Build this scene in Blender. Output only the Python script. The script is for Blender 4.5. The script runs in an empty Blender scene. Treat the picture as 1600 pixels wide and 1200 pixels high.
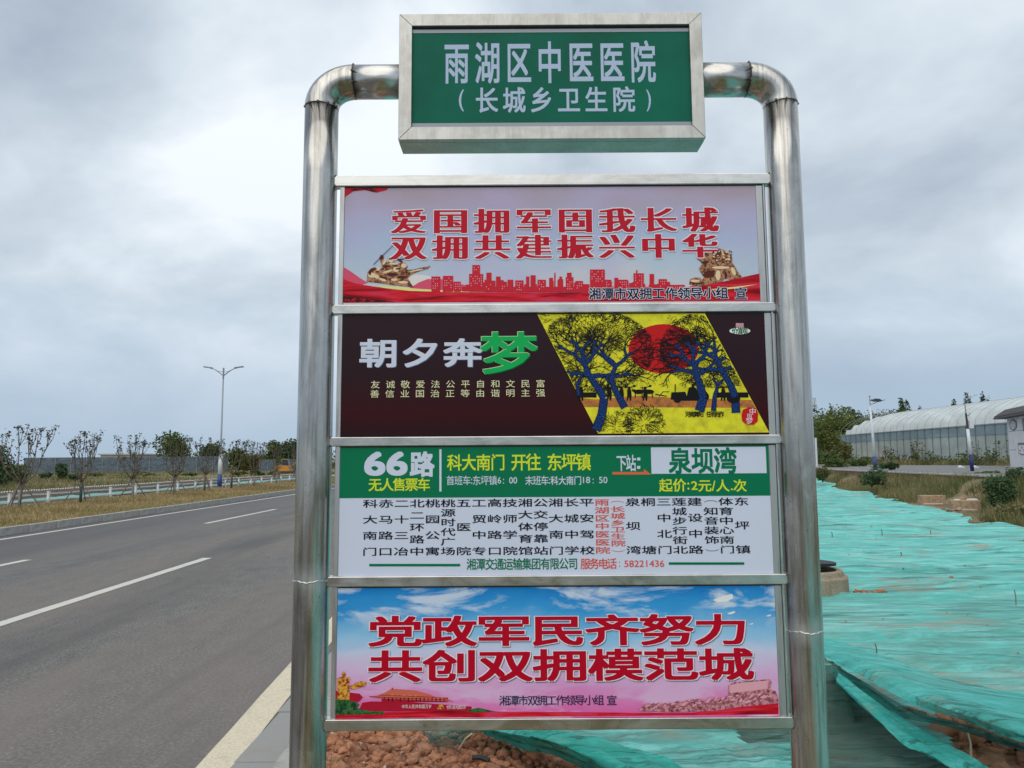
import bpy, math, random
import numpy as np
from mathutils import Vector, noise as mn

# ------------------------------------------------------------------ camera, world, sun, exposure
scn = bpy.context.scene
COL = scn.collection
FPX, PIT, ROLL, CH = 1150.0, math.atan(120/1150), math.radians(.35), 1.55
_c, _s = math.cos(PIT), math.sin(PIT)
F_ = np.array([0, _c, _s]); U0 = np.array([0, -_s, _c]); R0 = np.array([1., 0, 0])
R_ = R0*math.cos(ROLL) - U0*math.sin(ROLL); U_ = U0*math.cos(ROLL) + R0*math.sin(ROLL)
cam_d = bpy.data.cameras.new('camera'); cam = bpy.data.objects.new('camera', cam_d); COL.objects.link(cam)
cam_d.sensor_width = 36; cam_d.lens = FPX/1600*36; cam_d.clip_start = .02; cam_d.clip_end = 6000
from mathutils import Matrix
M = Matrix(((R_[0], U_[0], -F_[0], 0), (R_[1], U_[1], -F_[1], 0), (R_[2], U_[2], -F_[2], CH), (0, 0, 0, 1)))
cam.matrix_world = M
scn.camera = cam

def ray(px, py): return F_*FPX + R_*(px-800) + U_*(600-py)
def S(px, py, Y):                      # point seen at a photo pixel on the vertical plane y = Y
    d = ray(px, py); t = Y/d[1]; return (d[0]*t, Y, CH+d[2]*t)
def G(px, py, z=0.):                   # point seen at a photo pixel on the level plane z
    d = ray(px, py); t = (z-CH)/d[2]; return (d[0]*t, d[1]*t, z)

world = bpy.data.worlds.new('World'); scn.world = world; world.use_nodes = True
SUN_EL, SUN_AZ = 58, 200               # soft sun, high and behind the camera's left shoulder

def lin(r, g, b):
    return tuple(((v/255+.055)/1.055)**2.4 if v > 10 else v/255/12.92 for v in (r, g, b))

class NT:
    """small helper for node graphs"""
    def __init__(s, tree): s.t = tree; s.t.nodes.clear()
    def n(s, typ, **kw):
        nd = s.t.nodes.new(typ)
        for k, v in kw.items():
            if k == 'inp':
                for kk, vv in v.items(): s.set(nd, kk, vv)
            else: setattr(nd, k, v)
        return nd
    def set(s, nd, k, v):
        sock = nd.inputs[k]
        if isinstance(v, bpy.types.NodeSocket): s.t.links.new(v, sock)
        elif isinstance(v, tuple) and len(v) == 3 and sock.type == 'RGBA': sock.default_value = (*v, 1)
        else: sock.default_value = v
    def math(s, op, a, b=None, clamp=False):
        nd = s.n('ShaderNodeMath', operation=op, use_clamp=clamp); s.set(nd, 0, a)
        if b is not None: s.set(nd, 1, b)
        return nd.outputs[0]
    def mix(s, f, a, b, mode='MIX'):
        nd = s.n('ShaderNodeMix', data_type='RGBA', blend_type=mode); s.set(nd, 0, f); s.set(nd, 6, a); s.set(nd, 7, b)
        return nd.outputs[2]
    def ramp(s, f, stops, interp='LINEAR'):
        nd = s.n('ShaderNodeValToRGB'); cr = nd.color_ramp; cr.interpolation = interp
        while len(cr.elements) < len(stops): cr.elements.new(.5)
        for e, (p, c) in zip(cr.elements, stops):
            e.position = p; e.color = (*c, 1) if isinstance(c, tuple) else (c, c, c, 1)
        s.set(nd, 0, f); return nd.outputs[0]
    def coord(s, which='Object', scale=(1, 1, 1), loc=(0, 0, 0)):
        tc = s.n('ShaderNodeTexCoord'); mp = s.n('ShaderNodeMapping'); s.t.links.new(tc.outputs[which], mp.inputs[0])
        mp.inputs['Scale'].default_value = scale; mp.inputs['Location'].default_value = loc; return mp.outputs[0]
    def noise(s, vec, scale=5, detail=4, rough=.55, dist=0):
        nd = s.n('ShaderNodeTexNoise'); s.set(nd, 'Vector', vec); s.set(nd, 'Scale', scale); s.set(nd, 'Detail', detail)
        s.set(nd, 'Roughness', rough); s.set(nd, 'Distortion', dist); return nd.outputs[0]

w = NT(world.node_tree)
sky = w.n('ShaderNodeTexSky', sky_type='NISHITA', sun_disc=False)
sky.sun_elevation = math.radians(SUN_EL); sky.sun_rotation = math.radians(SUN_AZ); sky.air_density = 1.2; sky.dust_density = 2
tc = w.n('ShaderNodeTexCoord'); sep = w.n('ShaderNodeSeparateXYZ'); w.t.links.new(tc.outputs['Generated'], sep.inputs[0])
den = w.math('ADD', w.math('MAXIMUM', sep.outputs[2], 0.0), .42)
cx = w.math('DIVIDE', sep.outputs[0], den); cy = w.math('DIVIDE', sep.outputs[1], den)
cmb = w.n('ShaderNodeCombineXYZ'); w.set(cmb, 0, cx); w.set(cmb, 1, cy); w.set(cmb, 2, 3.7)
mp = w.n('ShaderNodeMapping'); w.t.links.new(cmb.outputs[0], mp.inputs[0]); mp.inputs['Location'].default_value = (2.3, .4, 0); mp.inputs['Scale'].default_value = (1.5, 1.5, 1)
n1 = w.noise(mp.outputs[0], 1.15, 6, .52, .25)
n2 = w.noise(mp.outputs[0], .45, 2, .5, 0)
cl = w.math('ADD', w.math('MULTIPLY', n1, .62), w.math('MULTIPLY', n2, .38))
cloud = w.ramp(cl, [(.38, lin(150, 164, 181)), (.46, lin(178, 190, 203)), (.53, lin(203, 214, 223)), (.60, lin(234, 240, 246))])
up = w.ramp(sep.outputs[2], [(0.0, 0.), (.08, .2), (.25, .9), (.4, 1.)])
col = w.mix(up, lin(163, 183, 203), cloud)
bg1 = w.n('ShaderNodeBackground'); w.t.links.new(sky.outputs[0], bg1.inputs[0]); bg1.inputs[1].default_value = .1
bg2 = w.n('ShaderNodeBackground'); w.t.links.new(col, bg2.inputs[0]); bg2.inputs[1].default_value = 1.0
mx = w.n('ShaderNodeMixShader'); mx.inputs[0].default_value = .97
w.t.links.new(bg1.outputs[0], mx.inputs[1]); w.t.links.new(bg2.outputs[0], mx.inputs[2])
wo = w.n('ShaderNodeOutputWorld'); w.t.links.new(mx.outputs[0], wo.inputs[0])

sun_d = bpy.data.lights.new('sun', 'SUN'); sun_d.energy = 1.5; sun_d.angle = math.radians(85); sun_d.color = (1, .92, .80)
sun = bpy.data.objects.new('sun', sun_d); COL.objects.link(sun)
_a, _e = math.radians(SUN_AZ), math.radians(SUN_EL)
sdir = Vector((math.sin(_a)*math.cos(_e), math.cos(_a)*math.cos(_e), math.sin(_e)))
sun.rotation_euler = sdir.to_track_quat('Z', 'Y').to_euler()
scn.view_settings.view_transform = 'Standard'; scn.view_settings.look = 'None'
scn.view_settings.exposure = 0.22; scn.view_settings.gamma = 1; scn.view_settings.use_curve_mapping = False

# ------------------------------------------------------------------ helpers
def pmat(name, color=(.5, .5, .5), rough=.6, metal=0., spec=.5, var=None, bump=None, coords='Object', build=None):
    """var = (scale, other colour, lo, hi) noise mix;  bump = (scale, strength, distance)"""
    m = bpy.data.materials.new(name); m.use_nodes = True; t = NT(m.node_tree)
    b = t.n('ShaderNodeBsdfPrincipled'); o = t.n('ShaderNodeOutputMaterial'); t.t.links.new(b.outputs[0], o.inputs[0])
    b.inputs['Roughness'].default_value = rough; b.inputs['Metallic'].default_value = metal
    b.inputs['Specular IOR Level'].default_value = spec
    c = tuple(color)
    if var:
        vs = var if isinstance(var, list) else [var]
        for (sc, oc, lo, hi, *rest) in vs:
            st = rest[0] if rest else (1, 1, 1)
            f = t.ramp(t.noise(t.coord(coords, st), sc, 6, .6), [(lo, 0.), (hi, 1.)])
            c = t.mix(f, c, oc)
    t.set(b, 'Base Color', c)
    if bump:
        st = bump[3] if len(bump) > 3 else (1, 1, 1)
        bn = t.n('ShaderNodeBump'); t.set(bn, 'Height', t.noise(t.coord(coords, st), bump[0], 6, .65)); bn.inputs['Strength'].default_value = bump[1]; bn.inputs['Distance'].default_value = bump[2]
        t.t.links.new(bn.outputs[0], b.inputs['Normal'])
    if build: build(t, b, o)
    return m

def worg(o):
    v = Vector((0, 0, 0))
    while o is not None: v += o.location; o = o.parent
    return v

def mesh_data(name, verts, faces, mats, smooth=False, midx=None, attr=None):
    me = bpy.data.meshes.new(name)
    if isinstance(verts, np.ndarray):
        faces = np.asarray(faces, dtype=np.int32); k = faces.shape[1]
        me.vertices.add(len(verts)); me.vertices.foreach_set('co', verts.astype(np.float32).ravel())
        me.loops.add(faces.size); me.loops.foreach_set('vertex_index', faces.ravel())
        me.polygons.add(len(faces)); me.polygons.foreach_set('loop_start', np.arange(len(faces), dtype=np.int32)*k)
        me.polygons.foreach_set('loop_total', np.full(len(faces), k, dtype=np.int32)); me.update(calc_edges=True)
    else:
        me.from_pydata([tuple(v) for v in verts], [], faces); me.update()
    for m in (mats if isinstance(mats, (list, tuple)) else [mats]): me.materials.append(m)
    if midx is not None: me.polygons.foreach_set('material_index', midx)
    if smooth: me.polygons.foreach_set('use_smooth', [True]*len(me.polygons))
    if attr is not None:
        a = me.attributes.new('rnd', 'FLOAT', 'POINT'); a.data.foreach_set('value', np.asarray(attr, dtype=np.float32))
    return me

def link(name, me, parent=None, loc=(0, 0, 0)):
    o = bpy.data.objects.new(name, me); COL.objects.link(o); o.location = loc
    if parent is not None: o.parent = parent
    return o

def obj(name, verts, faces, mats, parent=None, **kw):
    off = worg(parent) if parent is not None else Vector((0, 0, 0))
    if isinstance(verts, np.ndarray): verts = verts - np.array(off)
    else: verts = [(v[0]-off.x, v[1]-off.y, v[2]-off.z) for v in verts]
    return link(name, mesh_data(name, verts, faces, mats, **kw), parent)

def tag(o, label=None, cat=None, group=None, kind=None):
    if label: o['label'] = label
    if cat: o['category'] = cat
    if group: o['group'] = group
    if kind: o['kind'] = kind
    return o

def thing(name, loc, label, cat, group=None, parent=None, rz=0):
    o = bpy.data.objects.new(name, None); COL.objects.link(o); o.location = loc; o.rotation_euler.z = rz
    o.empty_display_size = .1
    return tag(o, label, cat, group)

def copy_tree(o, parent=None):
    c = o.copy(); COL.objects.link(c); c.parent = parent
    for ch in [x for x in COL.objects if x.parent == o]: copy_tree(ch, c)
    return c

class MB:
    """collects shapes into one mesh"""
    def __init__(s): s.v = []; s.f = []; s.m = []
    def add(s, v, f, m=0):
        k = len(s.v); s.v += [tuple(map(float, p)) for p in v]; s.f += [tuple(i+k for i in q) for q in f]; s.m += [m]*len(f); return s
    def box(s, a, b, m=0):
        (x0, y0, z0), (x1, y1, z1) = a, b
        return s.add([(x0, y0, z0), (x1, y0, z0), (x1, y1, z0), (x0, y1, z0), (x0, y0, z1), (x1, y0, z1), (x1, y1, z1), (x0, y1, z1)],
                     [(0, 3, 2, 1), (4, 5, 6, 7), (0, 1, 5, 4), (1, 2, 6, 5), (2, 3, 7, 6), (3, 0, 4, 7)], m)
    def tube(s, pts, r, seg=8, m=0, cap=True):
        P = [Vector(p) for p in pts]; n = len(P); rr = r if isinstance(r, (list, tuple)) else [r]*n
        rings = []; ref = None
        for i in range(n):
            d = (P[min(i+1, n-1)]-P[max(i-1, 0)]).normalized()
            if ref is None: ref = d.orthogonal().normalized()
            ref = (ref - d*ref.dot(d)).normalized(); u = ref; w_ = d.cross(u)
            rings.append([P[i]+(u*math.cos(a)+w_*math.sin(a))*rr[i] for a in [2*math.pi*k/seg for k in range(seg)]])
        v = [q for rg in rings for q in rg]
        f = [(i*seg+k, i*seg+(k+1) % seg, (i+1)*seg+(k+1) % seg, (i+1)*seg+k) for i in range(n-1) for k in range(seg)]
        if cap: f += [tuple(range(seg-1, -1, -1)), tuple((n-1)*seg+k for k in range(seg))]
        return s.add(v, f, m)
    def prism(s, poly, a, b, m=0):
        """poly (u,v) list, a(u,v)->3D front, b->3D back"""
        n = len(poly); v = [a(*p) for p in poly]+[b(*p) for p in poly]
        return s.add(v, [tuple(range(n)), tuple(range(2*n-1, n-1, -1))]+[(i, i+n, (i+1) % n+n, (i+1) % n) for i in range(n)], m)
    def build(s, name, mats, parent=None, smooth=False, bevel=0):
        o = obj(name, s.v, s.f, mats, parent, midx=s.m, smooth=smooth)
        if bevel:
            md = o.modifiers.new('b', 'BEVEL'); md.width = bevel; md.segments = 2; md.limit_method = 'ANGLE'; md.angle_limit = math.radians(40)
        return o

def fn(x, y, z=0): return mn.noise(Vector((x, y, z)))
def fbm(x, y, z=0, o=4):
    a = 0; k = 1
    for i in range(o): a += k*mn.noise(Vector((x, y, z+i*7.3))); x *= 2.03; y *= 2.03; k *= .5
    return a
def sst(a, b, x): t = min(1, max(0, (x-a)/(b-a))); return t*t*(3-2*t)

rng = np.random.default_rng(5); random.seed(5)

# ------------------------------------------------------------------ materials
def steel_build(t, b, o):
    st = t.noise(t.coord('Object', (1, 1, .035)), 90, 6, .6)
    sm = t.noise(t.coord('Object', (1, 1, .35)), 14, 6, .65, .6)
    c = t.mix(t.ramp(sm, [(.38, 0.), (.62, 1.)]), (.42, .41, .385), (.62, .61, .58))
    c = t.mix(t.ramp(st, [(.46, 0.), (.66, .6)]), c, (.17, .155, .14))  # brushed streaks, deepened to stand in for dark reflections
    sp = t.noise(t.coord('Object'), 130, 3, .5)
    c = t.mix(t.ramp(sp, [(.70, 0.), (.74, .6)]), c, (.10, .085, .07))
    tc = t.n('ShaderNodeTexCoord'); sp = t.n('ShaderNodeSeparateXYZ'); t.t.links.new(tc.outputs['Object'], sp.inputs[0])
    hz = []
    for zz, side in ((1.262, -1), (1.130, 1)):                       # ground and re-brushed zone around each sleeve weld
        k = t.math('SUBTRACT', 1., t.math('MULTIPLY', t.math('ABSOLUTE', t.math('SUBTRACT', sp.outputs[2], zz)), 22.), True)
        hz.append(t.math('MULTIPLY', k, t.math('GREATER_THAN', t.math('MULTIPLY', sp.outputs[0], float(side)), 0.)))
    hz = t.math('MULTIPLY', t.math('ADD', hz[0], hz[1]), .36)
    c = t.mix(hz, c, (.74, .75, .75))
    t.set(b, 'Base Color', c)
    t.set(b, 'Roughness', t.math('ADD', t.ramp(sm, [(.3, .16), (.7, .34)]), t.math('MULTIPLY', hz, .5)))
    bn = t.n('ShaderNodeBump'); t.set(bn, 'Height', st); bn.inputs['Strength'].default_value = .12; bn.inputs['Distance'].default_value = .001
    t.t.links.new(bn.outputs[0], b.inputs['Normal'])
STEEL = pmat('stainless_tube', metal=1., build=steel_build)
def steelh_build(t, b, o):
    st = t.noise(t.coord('Object', (.04, 1, 1)), 110, 6, .6)
    sm = t.noise(t.coord('Object', (.5, 1, 1)), 16, 6, .65, .8)
    c = t.mix(t.ramp(sm, [(.36, 0.), (.64, 1.)]), (.50, .49, .46), (.70, .70, .68))
    c = t.mix(t.ramp(st, [(.5, 0.), (.7, .3)]), c, (.30, .28, .26))
    gr = t.noise(t.coord('Object', (1, 1, 1)), 22, 8, .75, 1.2)
    c = t.mix(t.ramp(gr, [(.63, 0.), (.72, .75)]), c, (.12, .105, .09))
    t.set(b, 'Base Color', c); t.set(b, 'Roughness', t.ramp(sm, [(.3, .2), (.7, .4)]))
STEELH = pmat('stainless_rail', metal=1., build=steelh_build)
def boxsteel_build(t, b, o):
    st = t.noise(t.coord('Object', (1, 1, .12)), 120, 6, .65)
    sm = t.noise(t.coord('Object', (1, 1, 1)), 9, 7, .7, .7)
    c = t.mix(t.ramp(sm, [(.36, 0.), (.64, 1.)]), (.40, .39, .36), (.55, .545, .52))
    c = t.mix(t.ramp(st, [(.48, 0.), (.72, .5)]), c, (.30, .285, .26))
    t.set(b, 'Base Color', c); t.set(b, 'Roughness', .42)
STEELB = pmat('stainless_box_frame', metal=.85, build=boxsteel_build)
WELD = pmat('weld_spot', (.16, .14, .12), .7, .4, var=(60, (.22, .17, .13), .4, .6))
BEAD = pmat('weld_bead', (.8, .8, .78), .25, 1., bump=(300, .6, .002))
TINT = pmat('heat_tint', (.3, .3, .3), .5, .7)
DARKIN = pmat('dark_gap', (.02, .02, .022), .7)  # gap interiors, and the shade strips painted under the rails
STRIP = pmat('edge_strip', (.50, .51, .51), .38, .75, var=(60, (.30, .29, .27), .5, .75, (1, 1, .1)))
ALU = pmat('grey_aluminium_lip', (.30, .32, .36), .5, .5)

def flat(name, rgb, k=1.55, rough=.5, **kw):
    c = tuple(min(.88, v*k) for v in lin(*rgb)); return pmat(name, c, rough, 0, .16, **kw)
P_GREEN = flat('print_green', (0, 84, 66), 1.3, var=(5, tuple(v*1.5 for v in lin(0, 92, 73)), .35, .75))
P_GREEN2 = flat('print_green_band', (0, 98, 66), 1.5)
P_WHITE = flat('print_white', (204, 211, 230), 1.12)
P_SILVER = flat('print_silver', (178, 192, 218), 1.12)
P_YEL = flat('print_yellow', (196, 210, 45), 1.3)
P_BLACK = flat('print_black', (14, 16, 28))
P_NAVY = flat('print_navy', (20, 28, 60))
P_RED = flat('print_red', (168, 20, 40), 1.45)
P_RED4 = flat('print_deep_red', (160, 0, 30), 1.45)
P_ORANGE = flat('print_orange', (206, 98, 62), 1.3)
P_SALMON = flat('print_salmon', (196, 78, 62), 1.35)
P_PALE = flat('print_outline', (222, 220, 238), 1.15)
P_SHADE = flat('print_drop_shadow', (96, 100, 140), 1.2)
P_CREAM = flat('print_cream', (214, 212, 168), 1.3)
P_MGREEN = flat('print_bright_green', (10, 160, 80), 1.3)
P_MDARK = flat('print_dark_bevel', (90, 96, 120), 1.2)
P_GDARK = flat('print_green_bevel', (4, 92, 48), 1.2)
P_AYEL = flat('print_art_yellow', (214, 204, 44), 1.35, var=(40, tuple(v*1.1 for v in lin(176, 168, 40)), .4, .8))
P_AORG = flat('print_art_orange', (190, 120, 62), 1.2, var=(70, lin(150, 92, 60), .4, .7))
P_SUN = flat('print_art_red', (186, 24, 28), 1.25)
P_ABLK = flat('print_art_black', (16, 14, 18))
P_ABLUE = flat('print_art_blue', (22, 66, 140), 1.1, var=(300, (.006, .008, .02), .44, .56))
P_GOLD = flat('print_bronze', (176, 130, 96), 1.3, var=(150, tuple(v for v in lin(96, 44, 36)), .42, .6))
P_GOLDL = flat('print_bronze_light', (222, 196, 160), 1.2)
P_GOLDD = flat('print_bronze_dark', (86, 38, 34), 1.2)
P_STATUE = flat('print_rose_statue', (196, 130, 140), 1.25, var=(130, lin(120, 54, 70), .42, .62))
P_STATUEL = flat('print_rose_statue_light', (214, 156, 168), 1.2)
P_STATUED = flat('print_rose_statue_dark', (150, 82, 98), 1.2)
P_TOWN = flat('print_skyline', (186, 34, 50), 1.35)
P_TOWN2 = flat('print_skyline_window', (226, 160, 172), 1.3)
P_WALLRED = flat('print_gate_wall', (160, 20, 44), 1.3)
P_ROOF = flat('print_gate_roof', (196, 96, 80), 1.25)
P_LAWN = flat('print_lawn', (60, 108, 58), 1.2, var=(90, lin(20, 60, 36), .4, .6))
P_COLG = flat('print_column_gold', (214, 160, 60), 1.2, var=(120, lin(150, 50, 30), .45, .6))
P_CLOUDW = flat('print_dove', (214, 222, 236), 1.3)
P_BUTTER = flat('print_glow', (226, 214, 130), 1.25)

def ribbon_build(t, b, o):
    v = t.coord('Object', (1, 1, 9)); n = t.noise(v, 6, 4, .5, 1.5)
    t.set(b, 'Base Color', t.ramp(n, [(.3, lin(120, 8, 24)), (.45, lin(196, 20, 40)), (.55, lin(226, 36, 52)), (.68, lin(214, 60, 96))]))
P_RIB = pmat('print_ribbon', rough=.5, spec=.15, build=ribbon_build)
P_RIB2 = flat('print_ribbon_pink', (206, 80, 108), 1.25)
P_RIBD = flat('print_ribbon_dark', (60, 12, 22), 1.25, var=(120, lin(190, 30, 44), .5, .6))
def bg1_build(t, b, o):
    tc = t.n('ShaderNodeTexCoord'); sp = t.n('ShaderNodeSeparateXYZ'); t.t.links.new(tc.outputs['Generated'], sp.inputs[0])
    n = t.noise(t.coord('Object', (1, 1, 2.2)), 3.2, 4, .55, .6)
    z = t.math('ADD', sp.outputs[2], t.math('MULTIPLY', t.math('SUBTRACT', n, .5), .5))
    c = t.ramp(z, [(.1, lin(222, 216, 220)), (.3, lin(196, 210, 228)), (.55, lin(184, 198, 228)), (.75, lin(188, 184, 214)), (.95, lin(186, 168, 184))])
    l = t.noise(t.coord('Object', (1, 1, 1.6), (4, 0, 2)), 4.3, 3, .5, .3)
    t.set(b, 'Base Color', t.mix(t.ramp(l, [(.45, 0.), (.7, .5)]), c, lin(200, 184, 226)))
P_BG1 = pmat('print_lilac_sky', rough=.5, spec=.15, build=bg1_build)
def bg4_build(t, b, o):
    tc = t.n('ShaderNodeTexCoord'); sp = t.n('ShaderNodeSeparateXYZ'); t.t.links.new(tc.outputs['Generated'], sp.inputs[0])
    n = t.noise(t.coord('Object', (1, 1, 2.0)), 4, 7, .62, .4)
    z = t.math('ADD', sp.outputs[2], t.math('MULTIPLY', t.math('SUBTRACT', n, .5), .34))
    c = t.ramp(z, [(.02, lin(230, 110, 180)), (.2, lin(226, 150, 205)), (.36, lin(222, 190, 228)), (.5, lin(206, 214, 240)), (.62, lin(150, 204, 240)), (.8, lin(60, 160, 224)), (1., lin(20, 128, 206))])
    cl = t.noise(t.coord('Object', (1, 1, 3.2), (1.3, 0, .4)), 5.2, 8, .6, .5)
    hi = t.ramp(sp.outputs[2], [(.64, 0.), (.8, 1.)])
    t.set(b, 'Base Color', t.mix(t.math('MULTIPLY', t.ramp(cl, [(.47, 0.), (.58, .9)]), hi), c, lin(214, 226, 242)))
    lo = t.ramp(sp.outputs[2], [(.05, 1.), (.5, 0.)])
    cur = b.inputs['Base Color'].links[0].from_socket
    t.set(b, 'Base Color', t.mix(t.math('MULTIPLY', t.ramp(cl, [(.48, 0.), (.6, .75)]), lo), cur, lin(226, 206, 234)))
P_BG4 = pmat('print_blue_pink_sky', rough=.5, spec=.15, build=bg4_build)
def bg2_build(t, b, o):
    tc = t.n('ShaderNodeTexCoord'); sp = t.n('ShaderNodeSeparateXYZ'); t.t.links.new(tc.outputs['Generated'], sp.inputs[0])
    t.set(b, 'Base Color', t.ramp(sp.outputs[2], [(0., (.020, .006, .009)), (.18, (.045, .004, .007)), (.5, (.026, .009, .014)), (1., (.028, .012, .018))]))
P_BG2 = pmat('print_maroon', rough=.4, spec=.15, build=bg2_build)

def asph_build(t, b, o):
    f = t.noise(t.coord('Object'), 42, 8, .85); c = t.ramp(f, [(.38, (.060, .060, .059)), (.5, (.155, .150, .143)), (.62, (.37, .355, .33))])
    md = t.noise(t.coord('Object', (1, .5, 1), (1, 9, 0)), 5, 6, .7, .5); c = t.mix(t.ramp(md, [(.35, .38), (.6, 0.)]), c, (.055, .055, .056))
    st = t.noise(t.coord('Object', (1, .11, 1)), .8, 6, .6, .7)
    c = t.mix(t.ramp(st, [(.40, 0.), (.66, .75)]), c, (.205, .178, .158))
    dk = t.noise(t.coord('Object', (1, .09, 1), (7, 0, 0)), .55, 5, .55, .4)
    c = t.mix(t.ramp(dk, [(.48, 0.), (.62, .6)]), c, (.075, .076, .078))
    # darker and bluer colour on the lanes across the road
    tc = t.n('ShaderNodeTexCoord'); sp = t.n('ShaderNodeSeparateXYZ'); t.t.links.new(tc.outputs['Object'], sp.inputs[0])
    far = t.ramp(t.math('MULTIPLY', t.math('ADD', sp.outputs[0], 12), .1), [(.30, .5), (.62, 0.)])
    c = t.mix(far, c, (.110, .113, .122))
    ps = t.noise(t.coord('Object', (1, .5, 1), (2, 3, 0)), 2.3, 8, .7, .5)
    c = t.mix(t.ramp(ps, [(.63, 0.), (.71, .6)]), c, (.27, .22, .18))
    t.set(b, 'Base Color', c)
    bn = t.n('ShaderNodeBump'); t.set(bn, 'Height', f); bn.inputs['Strength'].default_value = .5; bn.inputs['Distance'].default_value = .006
    t.t.links.new(bn.outputs[0], b.inputs['Normal'])
ASPH = pmat('asphalt', rough=.85, spec=.3, build=asph_build)
PAINT = pmat('road_paint', (.62, .60, .54), .7, var=[(30, (.40, .39, .37), .55, .75), (4, (.5, .47, .40), .5, .8)])
PAINTY = pmat('near_edge_paint', (.70, .62, .45), .7, var=[(60, (.50, .45, .34), .45, .7), (5, (.42, .37, .29), .55, .8)], bump=(120, .4, .003))
SLAB = pmat('grey_paver', (.30, .295, .28), .8, var=[(40, (.28, .28, .27), .4, .7), (3, (.30, .24, .19), .55, .75)], bump=(80, .2, .002))
KERB = pmat('kerb_stone', (.42, .41, .38), .8, var=[(1.3, (.30, .28, .25), .45, .6), (6, (.24, .23, .21), .5, .75), (50, (.42, .42, .40), .5, .7)], bump=(40, .3, .004))
SOIL = pmat('red_soil', (.36, .15, .08), .95, var=[(14, (.20, .08, .045), .4, .65), (60, (.46, .24, .15), .5, .7)], bump=(60, .8, .01))
CLOD = pmat('soil_clod', (.54, .235, .12), .95, coords='Object', var=[(9, (.22, .085, .045), .42, .62), (3, (.50, .26, .16), .45, .7), (90, (.52, .30, .20), .55, .7)], bump=(130, 1., .008))
GRASSG = pmat('dry_grass_ground', (.36, .26, .11), .95, var=[(.7, (.22, .22, .07), .48, .68), (9, (.42, .30, .15), .45, .7)], bump=(20, .6, .05))
FIELD = pmat('field_earth', (.19, .16, .08), .95, var=[(.25, (.10, .12, .04), .42, .6), (.5, (.40, .25, .16), .50, .64), (6, (.12, .13, .05), .45, .7)], bump=(8, .7, .1))
PATHM = pmat('concrete_path', (.21, .21, .21), .85, var=(2, (.15, .15, .148), .4, .7))
BRICKM = pmat('brick_retaining', (.22, .12, .09), .9, var=[(6, (.34, .26, .22), .5, .7), (25, (.13, .08, .06), .45, .7)], bump=(20, .8, .02))
CAPM = pmat('wall_cap', (.50, .49, .46), .8)

GAIN = {'leaf_mixed': 1.45, 'leaf_dark': 1.5, 'leaf_browning': 1.1, 'leaf_hillside': 1.7, 'leaf_olive': 1.3}
def attr_mat(name, stops, rough=.7, trans=.25):
    g = GAIN.get(name, 1.); stops = [(p, tuple(v*g for v in c)) for p, c in stops]
    def bld(t, b, o):
        a = t.n('ShaderNodeAttribute', attribute_name='rnd'); c = t.ramp(a.outputs['Fac'], stops); t.set(b, 'Base Color', c)
        if trans:
            tr = t.n('ShaderNodeBsdfTranslucent'); t.set(tr, 'Color', c); m = t.n('ShaderNodeMixShader'); m.inputs[0].default_value = trans
            t.t.links.new(b.outputs[0], m.inputs[1]); t.t.links.new(tr.outputs[0], m.inputs[2]); t.t.links.new(m.outputs[0], o.inputs[0])
    return pmat(name, rough=rough, spec=.25, build=bld)
LEAF = attr_mat('leaf_mixed', [(0, (.022, .040, .014)), (.4, (.050, .085, .024)), (.75, (.095, .135, .035)), (1, (.16, .19, .06))])
LEAFD = attr_mat('leaf_dark', [(0, (.016, .034, .018)), (.5, (.040, .080, .034)), (1, (.085, .135, .05))])
LEAFB = attr_mat('leaf_browning', [(0, (.030, .022, .016)), (.35, (.055, .060, .028)), (.7, (.10, .12, .045)), (1, (.17, .15, .08))])
LEAFW = attr_mat('leaf_hillside', [(0, (.03, .045, .014)), (.45, (.07, .095, .026)), (.8, (.125, .14, .04)), (1, (.19, .19, .07))])
LEAFR = attr_mat('leaf_olive', [(0, (.038, .040, .014)), (.45, (.085, .090, .026)), (.8, (.13, .12, .04)), (1, (.20, .17, .07))])
DRY = attr_mat('dry_grass_blade', [(0, (.14, .12, .05)), (.25, (.33, .23, .11)), (.5, (.20, .20, .075)), (.75, (.38, .28, .145)), (1, (.46, .36, .22))])
WEED = attr_mat('weed_blade', [(0, (.06, .085, .025)), (.4, (.15, .165, .055)), (.7, (.27, .235, .11)), (1, (.42, .33, .20))])
BARK = pmat('bark', (.12, .095, .075), .9, var=(30, (.20, .17, .14), .4, .7))
STAKE = pmat('stake_wood', (.17, .13, .11), .9, var=(20, (.30, .26, .23), .5, .7))
WRAP = pmat('trunk_wrap', (.02, .075, .07), .8)
LIME = pmat('limewash', (.26, .25, .235), .9)
WHITEM = pmat('white_paint_metal', (.68, .72, .76), .45, var=(12, (.5, .52, .55), .5, .8))
BLUEM = pmat('blue_paint', (.025, .06, .24), .45)
GALV = pmat('galvanised', (.30, .33, .36), .5, .5)
CONC = pmat('concrete', (.34, .27, .19), .9, var=[(5, (.23, .175, .12), .4, .7, (1, 1, .4)), (40, (.42, .35, .27), .5, .7)], bump=(50, .35, .006))
PICK = pmat('picket_concrete', (.30, .25, .22), .85, var=(9, (.20, .16, .14), .4, .7))
PICKW = pmat('picket_white', (.66, .63, .60), .8)

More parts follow.
